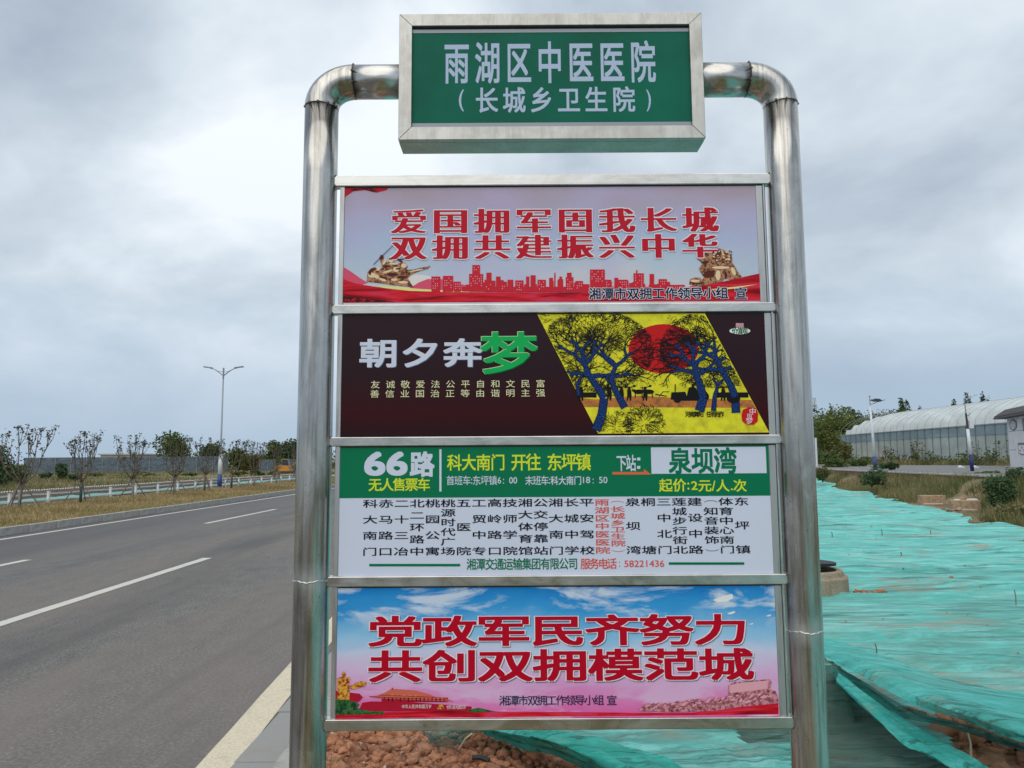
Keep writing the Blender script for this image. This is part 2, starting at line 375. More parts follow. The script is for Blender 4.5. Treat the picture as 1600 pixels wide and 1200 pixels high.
def net_build(base, lite, alpha, dirt=.5, scale=1., near=0.):
    def bld(t, b, o):
        s = scale
        wv = t.noise(t.coord('Object', (.45, 2.6, 2.6)), 2.2*s, 9, .72, .9)
        c = t.ramp(wv, [(.30, tuple(v*.84 for v in base)), (.46, base), (.60, lite)])
        # narrow dark lines: shade of folded creases painted into the colour
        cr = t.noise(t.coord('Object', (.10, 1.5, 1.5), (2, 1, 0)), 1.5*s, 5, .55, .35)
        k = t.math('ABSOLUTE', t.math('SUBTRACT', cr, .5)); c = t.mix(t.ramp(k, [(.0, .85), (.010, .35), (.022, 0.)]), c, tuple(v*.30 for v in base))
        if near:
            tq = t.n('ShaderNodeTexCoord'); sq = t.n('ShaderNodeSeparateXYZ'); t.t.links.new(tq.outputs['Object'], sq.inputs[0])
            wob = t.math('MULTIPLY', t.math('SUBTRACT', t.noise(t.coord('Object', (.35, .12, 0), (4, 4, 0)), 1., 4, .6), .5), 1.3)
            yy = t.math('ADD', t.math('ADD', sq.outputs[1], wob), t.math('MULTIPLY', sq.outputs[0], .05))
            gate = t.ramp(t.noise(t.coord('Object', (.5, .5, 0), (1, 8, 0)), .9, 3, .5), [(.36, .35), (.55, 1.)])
            for yk in (5.9, 6.9, 8.0, 9.6, 11.6, 14.2, 17.0, 20.5, 25., 31.):  # shade painted as dark lines along the seams of overlapping sheets
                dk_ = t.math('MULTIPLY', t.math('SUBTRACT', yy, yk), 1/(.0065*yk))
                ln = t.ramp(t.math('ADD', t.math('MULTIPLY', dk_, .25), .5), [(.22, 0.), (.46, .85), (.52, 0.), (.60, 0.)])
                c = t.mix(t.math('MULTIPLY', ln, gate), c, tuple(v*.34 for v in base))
        fi = t.noise(t.coord('Object', (.5, 7, 7)), 9*s, 6, .75, .5)
        c = t.mix(t.ramp(fi, [(.52, 0.), (.70, .38)]), c, tuple(v*.5 for v in base))
        d = t.noise(t.coord('Object', (.5, 1.5, 1), (3, 1, 0)), 1.5*s, 9, .72, .8); dm = t.ramp(d, [(.54, 0.), (.66, dirt)])
        if near:
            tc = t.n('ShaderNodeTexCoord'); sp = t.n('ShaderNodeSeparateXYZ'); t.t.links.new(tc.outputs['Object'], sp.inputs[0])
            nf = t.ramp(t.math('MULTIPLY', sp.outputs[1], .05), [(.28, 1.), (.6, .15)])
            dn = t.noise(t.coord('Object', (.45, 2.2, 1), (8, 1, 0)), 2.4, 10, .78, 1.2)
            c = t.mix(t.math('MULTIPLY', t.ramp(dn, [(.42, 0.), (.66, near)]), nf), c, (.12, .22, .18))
        c = t.mix(dm, c, (.44, .33, .24))
        t.set(b, 'Base Color', c)
        bn = t.n('ShaderNodeBump'); t.set(bn, 'Height', t.math('ADD', wv, t.math('MULTIPLY', fi, .5))); bn.inputs['Strength'].default_value = .7; bn.inputs['Distance'].default_value = .03
        t.t.links.new(bn.outputs[0], b.inputs['Normal'])
        tl = t.n('ShaderNodeBsdfTranslucent'); t.set(tl, 'Color', c)
        m0 = t.n('ShaderNodeMixShader'); m0.inputs[0].default_value = .15
        t.t.links.new(b.outputs[0], m0.inputs[1]); t.t.links.new(tl.outputs[0], m0.inputs[2])
        tr = t.n('ShaderNodeBsdfTransparent'); m = t.n('ShaderNodeMixShader')
        a = t.ramp(t.noise(t.coord('Object', (1, 2, 1), (5, 5, 0)), 1.2*s, 6, .6, .4), [(.35, alpha[0]), (.65, alpha[1])])
        t.set(m, 0, a); t.t.links.new(m0.outputs[0], m.inputs[1]); t.t.links.new(tr.outputs[0], m.inputs[2])
        t.t.links.new(m.outputs[0], o.inputs[0])
    return bld
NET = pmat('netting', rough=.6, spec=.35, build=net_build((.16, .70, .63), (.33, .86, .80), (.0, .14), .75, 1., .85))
NET2 = pmat('netting_overlay', rough=.55, spec=.35, build=net_build((.05, .52, .46), (.12, .70, .64), (.05, .2), .35, 2.))
NET3 = pmat('netting_thin', rough=.6, spec=.3, build=net_build((.05, .30, .26), (.10, .42, .37), (.28, .55), .6, 2.))
NETG = pmat('netting_green_fold', rough=.55, spec=.3, build=net_build((.03, .46, .37), (.07, .60, .50), (.0, .1), .15, 2.))
NETD = pmat('netting_dusty_shaded', rough=.7, spec=.2, build=net_build((.10, .24, .20), (.17, .34, .30), (.12, .35), .6, 3., .9))
NETF = pmat('netting_far', rough=.6, spec=.3, build=net_build((.14, .52, .46), (.30, .62, .56), (.0, .05), .4))

# ------------------------------------------------------------------ SETTING: ground, road
obj('ground', [(-2500, -600, -.12), (2500, -600, -.12), (2500, 3000, -.12), (-2500, 3000, -.12)], [(0, 1, 2, 3)], FIELD)['kind'] = 'structure'
XK = -11.0
def grid(name, xs, ys, hf, mats, parent=None, kind=None, smooth=True, mask=None):
    xs = np.asarray(xs, float); ys = np.asarray(ys, float)
    X, Y = np.meshgrid(xs, ys); Z = np.array([[hf(x, y) for x in xs] for y in ys])
    V = np.stack([X.ravel(), Y.ravel(), Z.ravel()], 1); nx = len(xs)
    F = [(j*nx+i, j*nx+i+1, (j+1)*nx+i+1, (j+1)*nx+i) for j in range(len(ys)-1) for i in range(nx-1) if mask is None or mask((xs[i]+xs[i+1])/2, (ys[j]+ys[j+1])/2)]
    o = obj(name, V, np.array(F), mats, parent, smooth=smooth)
    if kind: o['kind'] = kind
    return o
grid('road', np.linspace(XK, -1.2, 12), np.concatenate([np.linspace(-30, 60, 40), np.linspace(70, 1500, 30)]), lambda x, y: 0., ASPH, kind='structure')

def stripe(x0, x1, y0, y1, m, wob=.0, name='lane_marking'):
    n = max(2, int((y1-y0)/.25)) if wob else 2
    n = min(n, 160); V = []; 
    for i in range(n):
        y = y0+(y1-y0)*i/(n-1); V += [(x0+wob*fn(y*6, 1), y, .004), (x1+wob*fn(y*6, 9), y, .004)]
    return obj(name, V, [(2*i, 2*i+1, 2*i+3, 2*i+2) for i in range(n-1)], m)
# near edge line runs very slightly away from the kerb
V = []; n = 260
for i in range(n):
    y = -6 + i*.3 if i < 200 else 54+(i-200)*6
    xc = -1.53-.055*(y-4)*(1 if y < 14 else 14/y*.9)
    if y > 14: xc = -2.08
    w_ = .098
    V += [(xc-w_+.006*fn(y*5, 3), y, .004), (xc+w_+.006*fn(y*5, 8), y, .004)]
o = obj('edge_line', V, [(2*i, 2*i+1, 2*i+3, 2*i+2) for i in range(n-1)], PAINTY); o['kind'] = 'structure'
def dashes(xc, hw, ends, parentname='lane_dash'):
    for (a, b) in ends:
        o = stripe(xc-hw, xc+hw, a, b, PAINT, .012, 'lane_dash'); o['kind'] = 'structure'
dashes(-4.99, .075, [(-5.5, .5), (6.25, 12.25), (21.2, 27.2), (36.2, 42.2), (51, 57), (66, 72)])
dashes(-7.86, .07, [(-9, -3), (6.15, 12.15), (19.1, 24.7), (33.5, 39), (48, 54), (63, 69)])
o = stripe(-10.60, -10.46, -20, 300, PAINT, .012, 'edge_line'); o['kind'] = 'structure'

# far kerb: one stone per metre
kerb = tag(thing('far_kerb', (XK, 0, 0), None, None), kind='structure')
kb = MB().box((-.16, .006, 0), (.0, .994, .17)).add([], [])
kme = mesh_data('kerb_stone', kb.v, kb.f, KERB)
for i in range(110):
    o = link('kerb_stone', kme, kerb, (random.uniform(-.006, .006), 3+i, random.uniform(-.006, .004)))
    if i < 110:
        md = None
o = MB().box((XK-.15, 113, 0), (XK, 900, .16)).build('kerb_run', KERB); o['kind'] = 'structure'

# near flush slabs between the road and the planting bed
slabs = tag(thing('kerb_slabs', (-1.3, 0, 0), None, None), kind='structure')
for i in range(40):
    y0 = 4.735-.76*3+i*.765; dx = -.07*sst(3, 7, y0)
    MB().box((-1.44+dx, y0+.004, -.05), (-1.20+dx*.6, y0+.757, .012+random.uniform(-.002, .002))).build('kerb_slab', SLAB, slabs, bevel=.004)
for i in range(40):
    y0 = 4.02-.76*3+i*.765
    MB().box((-1.19, y0+.004, -.05), (-1.06, y0+.757, .07)).build('edging_stone', KERB, slabs, bevel=.006)

# ---- right hand terrain
W1 = G(1365, 736, .9); W2 = G(1600, 745.5, .9)
wd = Vector((W2[0]-W1[0], W2[1]-W1[1])).normalized(); wn = Vector((-wd.y, wd.x))
if wn.x < 0: wn = -wn
def wdist(x, y): return (x-W1[0])*wn.x+(y-W1[1])*wn.y          # >0 beyond the wall
NB = [(-8, 7.0), (4, 7.6), (10, 9.2), (16.6, 11.1), (21.6, 12.5), (28.5, 14.5), (40.5, 16.5), (60, 18.5)]
def nbx(y):
    for (a, xa), (b, xb) in zip(NB, NB[1:]):
        if y <= b: return xa+(xb-xa)*(y-a)/(b-a)
    return NB[-1][1]
def hterr(x, y):
    d = wdist(x, y); n = .05*fbm(x*.35, y*.35)
    if d > -.05: return .9 + (0 if d < 1 else .02)
    out = sst(.5, 3.2, x-nbx(y))
    h = .80*out*sst(-4.6, -.6, d) + n*(.3+out)
    return h-.03
xs = np.concatenate([np.linspace(-1.06, 8, 40), np.linspace(8.3, 40, 90), np.linspace(42, 140, 30)])
ys = np.concatenate([np.linspace(-14, 3, 20), np.linspace(3.2, 60, 150), np.linspace(62, 200, 40)])
hill = grid('soil_terrain', xs, ys, hterr, FIELD, kind='structure')

# near soil bed
def hsoil(x, y): return .015+.02*fbm(x*2.2, y*2.2)+.02*fbm(x*9, y*9, 3)
grid('soil_bed', np.linspace(-1.06, 6.5, 260), np.linspace(2.2, 7.0, 190), hsoil, SOIL, kind='structure')

def clods(name, n, area, rr, mat, seed, zf, kind='stuff', sub=2):
    r = np.random.default_rng(seed)
    import bmesh
    protos = []
    for k in range(8):
        bm = bmesh.new(); bmesh.ops.create_icosphere(bm, subdivisions=sub, radius=1)
        sx, sy, sz = r.uniform(.7, 1.3), r.uniform(.7, 1.3), r.uniform(.5, .9)
        vs = []
        for v in bm.verts:
            d = 1+.7*mn.noise(v.co*1.3+Vector((k*9, 0, 0)))+.5*mn.noise(v.co*2.9+Vector((0, k*5, 0)))+.25*mn.noise(v.co*6+Vector((0, k*5, 3)))+.22*round(2.2*mn.noise(v.co*2.1+Vector((k*3, 2, 1))))/1.5
            vs.append((v.co.x*d*sx, v.co.y*d*sy, v.co.z*d*sz))
        protos.append((np.array(vs), np.array([[v.index for v in f.verts] for f in bm.faces]))); bm.free()
    V = []; F = []; k0 = 0
    for i in range(n):
        x, y = area(r); s = rr[0]*(rr[1]/rr[0])**(r.random()**2.2)
        pv, pf = protos[r.integers(8)]; a = r.uniform(0, 6.28); c_, s_ = math.cos(a), math.sin(a)
        q = pv*s; q = np.stack([q[:, 0]*c_-q[:, 1]*s_+x, q[:, 0]*s_+q[:, 1]*c_+y, q[:, 2]+zf(x, y)+s*.25], 1)
        V.append(q); F.append(pf+k0); k0 += len(q)
    o = obj(name, np.concatenate(V), np.concatenate(F), mat, smooth=False)
    if kind: o['kind'] = kind
    return o
clods('soil_clods', 9500, lambda r: (r.uniform(-1.02, .9), r.uniform(3.3, 5.0)), (.004, .042), CLOD, 3, hsoil)

clods('large_clods', 60, lambda r: (r.uniform(-1.0, .6), r.uniform(3.6, 4.7)), (.02, .055), CLOD, 17, hsoil)
clods('soil_pebbles', 260, lambda r: (r.uniform(-1.02, .7), r.uniform(3.5, 4.8)), (.004, .014), pmat('pale_pebble', (.55, .46, .38), .8, var=(30, (.36, .26, .2), .4, .7)), 13, lambda x, y: hsoil(x, y)+.012, sub=1)
# ------------------------------------------------------------------ netting over the soil
RC = G(1275, 938, 0); RX, RY = 3.38, 8.58                                  # manhole ring
BX1, BY0, BY1, BZ = 1.90, 4.36, 5.1, .35                                  # covered concrete block
def hem(x):                              # near border of the big sheet: y as a function of x
    pts = [(-.75, 4.42), (-.16, 4.42), (.07, 4.2), (.19, 4.12), (.36, 3.93), (.6, 3.7), (.9, 3.3), (1.2, 2.7), (1.5, 1.6), (1.8, -8), (50, -8)]
    for (a, ya), (b, yb) in zip(pts, pts[1:]):
        if x <= b: return ya+(yb-ya)*(x-a)/(b-a)
def znet(x, y):
    amp = sst(2, 12, y)
    f = .011*fbm(x*.45+.3*y, y*2.2+.35*x, 1, 3)*(1.2+amp*1.2) + .035*fbm(x*.15, y*.55, 5, 3)*(.5+amp) + .007*fbm(x*1.5, y*9, 9, 3)
    f += (.028+.03*amp)*(max(0, 1-abs(fn(x*.12+3, y*.9, 4))*14)) + (.02+.02*amp)*(max(0, 1-abs(fn(x*.18+9, y*1.9, 8))*12))
    z = .06+f
    # heap beside the ring and towards the far border
    z += .10*math.exp(-((x-5.2)**2/2.5+(y-8.6)**2/.12))
    z += .16*math.exp(-((x-7.2)**2/.5+(y-7.0)**2/.06))*.6
    z += .14*sst(1.8, 0, abs(nbx(y)-x))*sst(30, 36, y)+.35*sst(34, 39, y)
    # draped over the concrete block
    bx = sst(BX1+.05, BX1-.01, x)*sst(1.1, 1.32, x); by = sst(BY0-.04, BY0+.01, y)*sst(BY1+.25, BY1, y)
    z = max(z, BZ*bx*by+.01)
    # shadowed hollow in front of the block
    if y < 7 and x > .2:
        z = max(z, hsoil(x, y)+.05)
    return z
ysn = np.concatenate([np.linspace(-8, 3.4, 60), 3.45*np.exp(np.linspace(0, math.log(40.5/3.45), 330))])
NXN = 240; V = []; keep = []
us = np.linspace(0, 1, NXN)**1.15
HOLE = [G(*p)[:2] for p in [(1440, 1100, 0), (1600, 1148, 0), (1760, 1180, 0), (1760, 1330, 0), (1560, 1280, 0), (1480, 1175, 0)]]
def inpoly(x, y, P):
    c = False; j = len(P)-1
    for i in range(len(P)):
        if (P[i][1] > y) != (P[j][1] > y) and x < (P[j][0]-P[i][0])*(y-P[i][1])/(P[j][1]-P[i][1])+P[i][0]: c = not c
        j = i
    return c
def xL(y):
    if y > 4.42: return -.75+.1*fn(y, 2)
    lo, hi = -.75, 2.2
    for _ in range(24):
        m_ = (lo+hi)/2
        if hem(m_) > y: lo = m_
        else: hi = m_
    return hi
for y in ysn:
    a = xL(y); b = nbx(y)+.5*fn(y*.9, 7)+.7*fn(y*.3, 17)-.25
    for u in us:
        x = a+(b-a)*u; V.append((x, y, znet(x, y)))
V = np.array(V); F = []
for j in range(len(ysn)-1):
    for i in range(NXN-1):
        k = j*NXN+i; cxm, cym = V[k][0], V[k][1]
        if inpoly(cxm, cym, HOLE): continue
        if (cxm-RX)**2+(cym-RY)**2 < .30**2: continue
        F.append((k, k+1, k+1+NXN, k+NXN))
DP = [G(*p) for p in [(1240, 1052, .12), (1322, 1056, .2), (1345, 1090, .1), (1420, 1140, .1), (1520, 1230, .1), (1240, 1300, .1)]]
mi = [1 if (inpoly(V[f[0]][0], V[f[0]][1], DP) or (1.2 < V[f[0]][0] < BX1+.08 and BY0-.35 < V[f[0]][1] < BY0+.0)) else 0 for f in F]  # dusty netting, with shade painted in on the block's front and hollow
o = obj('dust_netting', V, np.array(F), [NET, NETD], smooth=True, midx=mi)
tag(o, 'wide sheet of turquoise dust netting spread over the bare soil right of the road', 'netting')

def drape(name, rows, mat, label, pleat=.02, nu=160, nv=26, thick=.0, seed=0):
    """rows: list of polylines (world points) from the far edge to the near edge"""
    def samp(P, u):
        t = u*(len(P)-1); i = min(int(t), len(P)-2); f = t-i
        p0, p1, p2, p3 = (Vector(P[max(i-1, 0)]), Vector(P[i]), Vector(P[i+1]), Vector(P[min(i+2, len(P)-1)]))
        return .5*((2*p1)+(p2-p0)*f+(2*p0-5*p1+4*p2-p3)*f*f+(3*p1-p0-3*p2+p3)*f**3)
    V = []
    for j in range(nv):
        v = j/(nv-1)
        for i in range(nu):
            u = i/(nu-1); Q = [samp(R, u) for R in rows]; p = samp(Q, v)
            k = pleat*(fbm(u*3+seed, v*8, seed)+.6*abs(fn(u*2, v*14, 3+seed)))
            V.append((p.x, p.y+k*.4, p.z+k))
    F = [(j*nu+i, j*nu+i+1, (j+1)*nu+i+1, (j+1)*nu+i) for j in range(nv-1) for i in range(nu-1)]
    o = obj(name, np.array(V), np.array(F), mat, smooth=True)
    return tag(o, label, 'netting')
# raised swath that runs from the covered block down to the right
def Gs(l): return [G(*p) for p in l]
drape('loose_netting', [
    Gs([(1268, 990, .28), (1370, 1021, .30), (1452, 1052, .30), (1530, 1072, .28), (1640, 1098, .25), (1760, 1130, .22)]),
    Gs([(1276, 1008, .38), (1370, 1045, .40), (1450, 1083, .40), (1530, 1112, .38), (1640, 1142, .34), (1760, 1176, .3)]),
    Gs([(1290, 1026, .38), (1350, 1058, .38), (1420, 1098, .36), (1510, 1128, .32), (1610, 1166, .28), (1740, 1210, .25)])],
    NET2, 'taut raised fold of turquoise netting stretching from the covered block to the lower right corner', .012, seed=1)
drape('loose_netting', [
    Gs([(1300, 1040, .36), (1350, 1066, .30), (1430, 1112, .22), (1520, 1140, .16), (1640, 1180, .12)]),
    Gs([(1296, 1050, .34), (1345, 1088, .28), (1410, 1120, .20), (1475, 1134, .15), (1545, 1156, .10), (1640, 1192, .08)])],
    NET3, 'thin dusty strip of netting hanging under the raised fold', .02, nv=14, seed=2)
drape('loose_netting', [
    Gs([(1312, 1052, .36), (1360, 1090, .30), (1420, 1128, .22), (1500, 1176, .16), (1580, 1226, .12)]),
    Gs([(1306, 1064, .34), (1352, 1110, .27), (1410, 1158, .19), (1480, 1200, .13), (1540, 1250, .1)])],
    NET2, 'narrow lower fold of turquoise netting crossing the dark hollow by the right post', .02, nv=14, seed=3)
# hem of the sheet folded over on itself behind the sign's lowest rail
drape('loose_netting', [
    Gs([(730, 1118, .10), (800, 1128, .16), (880, 1140, .18), (960, 1160, .18), (1040, 1190, .16), (1100, 1230, .14)]),
    Gs([(742, 1136, .14), (810, 1148, .22), (880, 1166, .24), (940, 1188, .22), (1000, 1220, .20), (1050, 1260, .18)]),
    Gs([(756, 1146, .05), (820, 1169, .05), (866, 1180, .05), (915, 1202, .05), (960, 1240, .05), (1000, 1290, .05)])],
    NETG, 'bright green folded hem of netting lying on the red soil behind the lowest rail', .03, nu=120, seed=4)
drape('loose_netting', [
    Gs([(655, 1136, .10), (690, 1132, .14), (720, 1134, .16), (770, 1138, .10)]),
    Gs([(664, 1148, .09), (690, 1148, .15), (716, 1146, .13), (748, 1142, .08)]),
    Gs([(672, 1158, .04), (694, 1166, .05), (712, 1163, .05), (735, 1150, .04)])],
    NET3, 'small crumpled tongue of green netting on the red clods below the sign', .025, nu=60, seed=5)

# soil and stones in the hole at the lower right
clods('soil_rubble', 900, lambda r: (r.uniform(2.2, 4.5), r.uniform(2.7, 4.7)), (.012, .09), CLOD, 9, hsoil)
PALEROCK = pmat('pale_rubble', (.40, .31, .25), .9, var=(9, (.26, .19, .15), .4, .7), bump=(40, .6, .01))
clods('pale_rubble', 60, lambda r: (r.uniform(2.75, 3.6), r.uniform(3.7, 4.25)), (.02, .075), PALEROCK, 19, hsoil)
clods('net_dirt', 260, lambda r: (lambda y: (r.uniform(2.4, nbx(y)-.3), y))(r.uniform(4.8, 20)**1.0), (.006, .03), CLOD, 29, lambda x, y: znet(x, y), sub=1)
lump = clods('rubble_lump', 14, lambda r: (4.55+r.uniform(-.13, .13), 6.38+r.uniform(-.04, .04)), (.02, .06), PALEROCK, 39, lambda x, y: znet(x, y)+.01, kind=None)
tag(lump, 'pale lump of dried mortar lying on the netting near the right edge', 'rubble')
lump = clods('rubble_heap', 30, lambda r: (3.93+r.uniform(-.14, .16), 8.33+r.uniform(-.05, .05)), (.015, .045), CLOD, 49, lambda x, y: znet(x, y)+.01, kind=None)
tag(lump, 'small heap of broken red brick beside the manhole ring', 'rubble')

# manhole ring, with its lid standing a little open
mr = thing('manhole_ring', (RX, RY, 0), 'round concrete manhole ring rising through the netting beside the right post', 'manhole')
N = 40; b_ = MB(); prof = [(.41, -.1), (.405, .225), (.39, .245), (.365, .25), (.355, .295), (.34, .305), (.29, .305), (.28, .29), (.28, -.1)]
for i, (r_, z_) in enumerate(prof): b_.v += [(RX+r_*math.cos(2*math.pi*k/N), RY+r_*math.sin(2*math.pi*k/N), z_) for k in range(N)]
for i in range(len(prof)-1): b_.f += [(i*N+k, i*N+(k+1) % N, (i+1)*N+(k+1) % N, (i+1)*N+k) for k in range(N)]; b_.m += [0]*N
o = b_.build('ring', CONC, mr, smooth=True); md = o.modifiers.new('e', 'EDGE_SPLIT'); md.split_angle = .6
IRON = pmat('cast_iron', (.035, .037, .04), .6, .6)
lid = MB(); lid.tube([(0, 0, 0), (0, 0, .03)], .33, 32); 
o = lid.build('lid', IRON, None); o.parent = mr; o.location = (-.02, .06, .355); o.rotation_euler = (math.radians(-2), math.radians(2), 0)
MB().tube([(RX, RY, .24), (RX, RY, .25)], .29, 32).build('dark_opening', DARKIN, mr)

# covered concrete block
MB().box((1.3, BY0+.05, 0), (BX1-.06, BY1, BZ-.03)).build('concrete_block', CONC)
tag(bpy.data.objects['concrete_block'], 'square concrete block under the netting right of the right post', 'block')

# thin sticks poking through the netting
for i, (px, py, h) in enumerate([(1369, 1024, .09), (1587, 943, .14), (1327, 872, .05), (1408, 868, .05), (1516, 1178, .10), (1454, 835, .08), (1378, 835, .10), (1300, 838, .08)]):
    x, y, _ = G(px, py, .08); lab = ['thin pale stick standing at the upper edge of the raised fold', 'dark thin rod standing in the netting by the right picture edge', 'short stick beyond the manhole ring', 'short dark stick between the ring and the right edge',
           'whitish stick stuck in the rubble of the lower right hole', 'small twig in the far netting below the blocks', 'short twig in the far netting, middle one of three', 'small twig in the far netting next to the right post'][i]
    o = MB().tube([(x, y, .0), (x+.006, y, .08+h*.5), (x-.004, y, .08+h)], [.006, .005, .004] if y < 9 else .008, 6).build('stick', STAKE if i != 4 else pmat('peeled_stick', (.6, .52, .36), .8)); tag(o, lab, 'stick', 'sticks poking through the netting')
a = G(716, 1172, .03); b2 = G(738, 1146, .12)
o = MB().tube([a, ((a[0]+b2[0])/2, (a[1]+b2[1])/2, .09), b2], .005, 6).build('bamboo_stick', pmat('pale_bamboo', (.62, .50, .33), .7)); tag(o, 'pale bamboo stick pinning the netting tongue to the soil', 'stick')
a = G(752, 1186, .05); o = MB().tube([(a[0]-.045, a[1]+.01, .055), (a[0], a[1], .06), (a[0]+.04, a[1]-.015, .05)], [.012, .014, .013], 8).build('charred_stub', pmat('charred', (.02, .025, .02), .6)); tag(o, 'black charred stub lying on the red soil', 'debris')
# ------------------------------------------------------------------ THE SIGN
ZB = 0.0
sign = thing('bus_stop_sign', (.11, 1.9, 0), 'tall stainless steel bus stop sign with green name box and four printed panels', 'bus stop sign')
PR = .0445; XPL, XPR = -.509, .729; ZEL = S(505, 170, 1.9)[2]; BR = .088; BZ_ = .0745; ZT = ZEL+BZ_
def post(x, sgn):
    o = MB().tube([(x, 1.9, -.05)]+[(x, 1.9, z) for z in np.linspace(.1, ZEL, 14)], PR, 40).build('post', STEEL, sign, smooth=True)
    el = MB(); pts = []
    for k in range(13):
        a = math.pi/2*k/12; pts.append((x+sgn*(BR-BR*math.cos(a)), 1.9, ZEL+BZ_*math.sin(a)))
    el.tube([(p[0], p[1], p[2]+.0) for p in pts], PR+.0006, 40, cap=False)
    el.build('elbow', STEEL, sign, smooth=True)
    xe = -.283 if sgn > 0 else .512
    MB().tube([(x+sgn*BR, 1.9, ZT), ((x+sgn*BR+xe)/2, 1.9, ZT), (xe, 1.9, ZT)], PR, 40).build('arm', STEELH, sign, smooth=True)
    # seams and spot welds at both ends of the elbow
    sm = MB()
    sm.tube([(x, 1.9, ZEL-.0006), (x, 1.9, ZEL+.0006)], PR+.0007, 40); sm.tube([(x+sgn*BR-.0008, 1.9, ZT), (x+sgn*BR+.0008, 1.9, ZT)], PR+.0007, 40)
    sm.build('seam', WELD, sign)
    for a in (-2.15, -1.55, -.95, -.3, -2.8):
        MB().add(*blob((x+PR*math.cos(a), 1.9+PR*math.sin(a), ZEL), .0036)).build('weld_spot', WELD, sign, smooth=True)
    for a in (1.0, .25, -.45, -1.1):
        MB().add(*blob((x+sgn*BR, 1.9-PR*math.cos(a), ZT+PR*math.sin(a)), .0036)).build('weld_spot', WELD, sign, smooth=True)
def blob(c, r, seg=8, rg=5, sq=(1, 1, 1)):
    v = [(c[0], c[1], c[2]-r*sq[2])]; f = []
    for i in range(1, rg):
        t = math.pi*i/rg
        for k in range(seg):
            a = 2*math.pi*k/seg; v.append((c[0]+r*sq[0]*math.sin(t)*math.cos(a), c[1]+r*sq[1]*math.sin(t)*math.sin(a), c[2]-r*sq[2]*math.cos(t)))
    v.append((c[0], c[1], c[2]+r*sq[2])); n = len(v)-1
    for k in range(seg):
        f.append((0, 1+(k+1) % seg, 1+k)); f.append((n, 1+(rg-2)*seg+k, 1+(rg-2)*seg+(k+1) % seg))
        for i in range(rg-2): f.append((1+i*seg+k, 1+i*seg+(k+1) % seg, 1+(i+1)*seg+(k+1) % seg, 1+(i+1)*seg+k))
    return v, f
post(XPL, 1); post(XPR, -1)
# bright weld bead round each post where a sleeve was joined
def bead(x, z):
    pts = [(x+(PR+.0008)*math.cos(a), 1.9+(PR+.0008)*math.sin(a), z+.0016*math.sin(a*5)+.0009*math.sin(a*17)) for a in np.linspace(0, 2*math.pi, 90)]
    MB().tube(pts, .0014, 6, cap=False).build('weld_bead', BEAD, sign, smooth=True)
bead(XPL, S(485, 910, 1.855)[2]); bead(XPR, S(1255, 990, 1.855)[2])

# horizontal rails, square tube
RY0, RY1 = 1.885, 1.913
rails = []
for (yt, yb) in [(272, 289), (474, 488.5), (681, 695.5), (899, 915.5), (1122.5, 1141)]:
    zt = S(860, yt, RY0)[2]; zb = S(860, yb, RY0)[2]; rails.append((zb, zt))
    MB().box((XPL+PR-.004, RY0, zb), (XPR-PR+.004, RY1, zt)).build('rail', STEELH, sign, bevel=.0022)
    for sx in (XPL+PR-.001, XPR-PR+.001):
        for zz in (zb+.003, zt-.002):
            MB().add(*blob((sx, RY0+.003, zz), .0048, sq=(.8, .8, 1))).build('weld_spot', WELD, sign, smooth=True)
# panels between the rails
PX0, PX1 = S(534, 680, 1.892)[0]-.011, S(1201, 690, 1.892)[0]+.016
PY = 1.8915
panels = []
PNL = ['white panel with red slogan over a lilac sky and red skyline', 'dark maroon panel with white and green title beside a yellow tree painting', 'green and white route panel of bus 66 with the list of stops', 'blue and pink sky panel with red slogan']
for i, m in enumerate([P_BG1, P_BG2, P_WHITE, P_BG4]):
    z0, z1 = rails[i+1][1]-.001, rails[i][0]+.001
    x0, x1 = S([538.5, 534.5, 529.5, 522.5][i], 0, PY)[0], S([1187, 1201, 1204, 1214][i], 0, PY)[0]
    x0 = -.4405; x1 = [.650, .6585, .6555, .6555][i]
    o = MB().box((x0, PY, z0), (x1, PY+.004, z1)).build('panel', [m], sign); o['label'] = PNL[i]; panels.append(o)
    MB().box((x0-.012, PY-.0012, z1-.0042), (x1+.017, PY-.0002-.0006, z1-.0005)).build('rail_shadow_strip', DARKIN, sign)  # painted shade of the rail above, a dark strip along the panel top
    # backing plate and its edge strips
    MB().box((x0-.012, PY+.0045, z0), (PX1+.004, PY+.008, z1)).build('backing_plate', ALU, sign)
    MB().box((x0-.0125, PY-.002, z0), (x0-.0005, PY+.004, z1)).build('edge_strip', STRIP, sign, bevel=.001)
    MB().box((x1+.0005, PY-.001, z0), (x1+.0175, PY+.004, z1)).build('edge_strip', STRIP, sign, bevel=.001)
    MB().box((x1+.0185, PY-.003, z0), (x1+.0215, PY+.004, z1)).build('edge_strip', STRIP, sign)
P1, P2, P3, P4 = panels

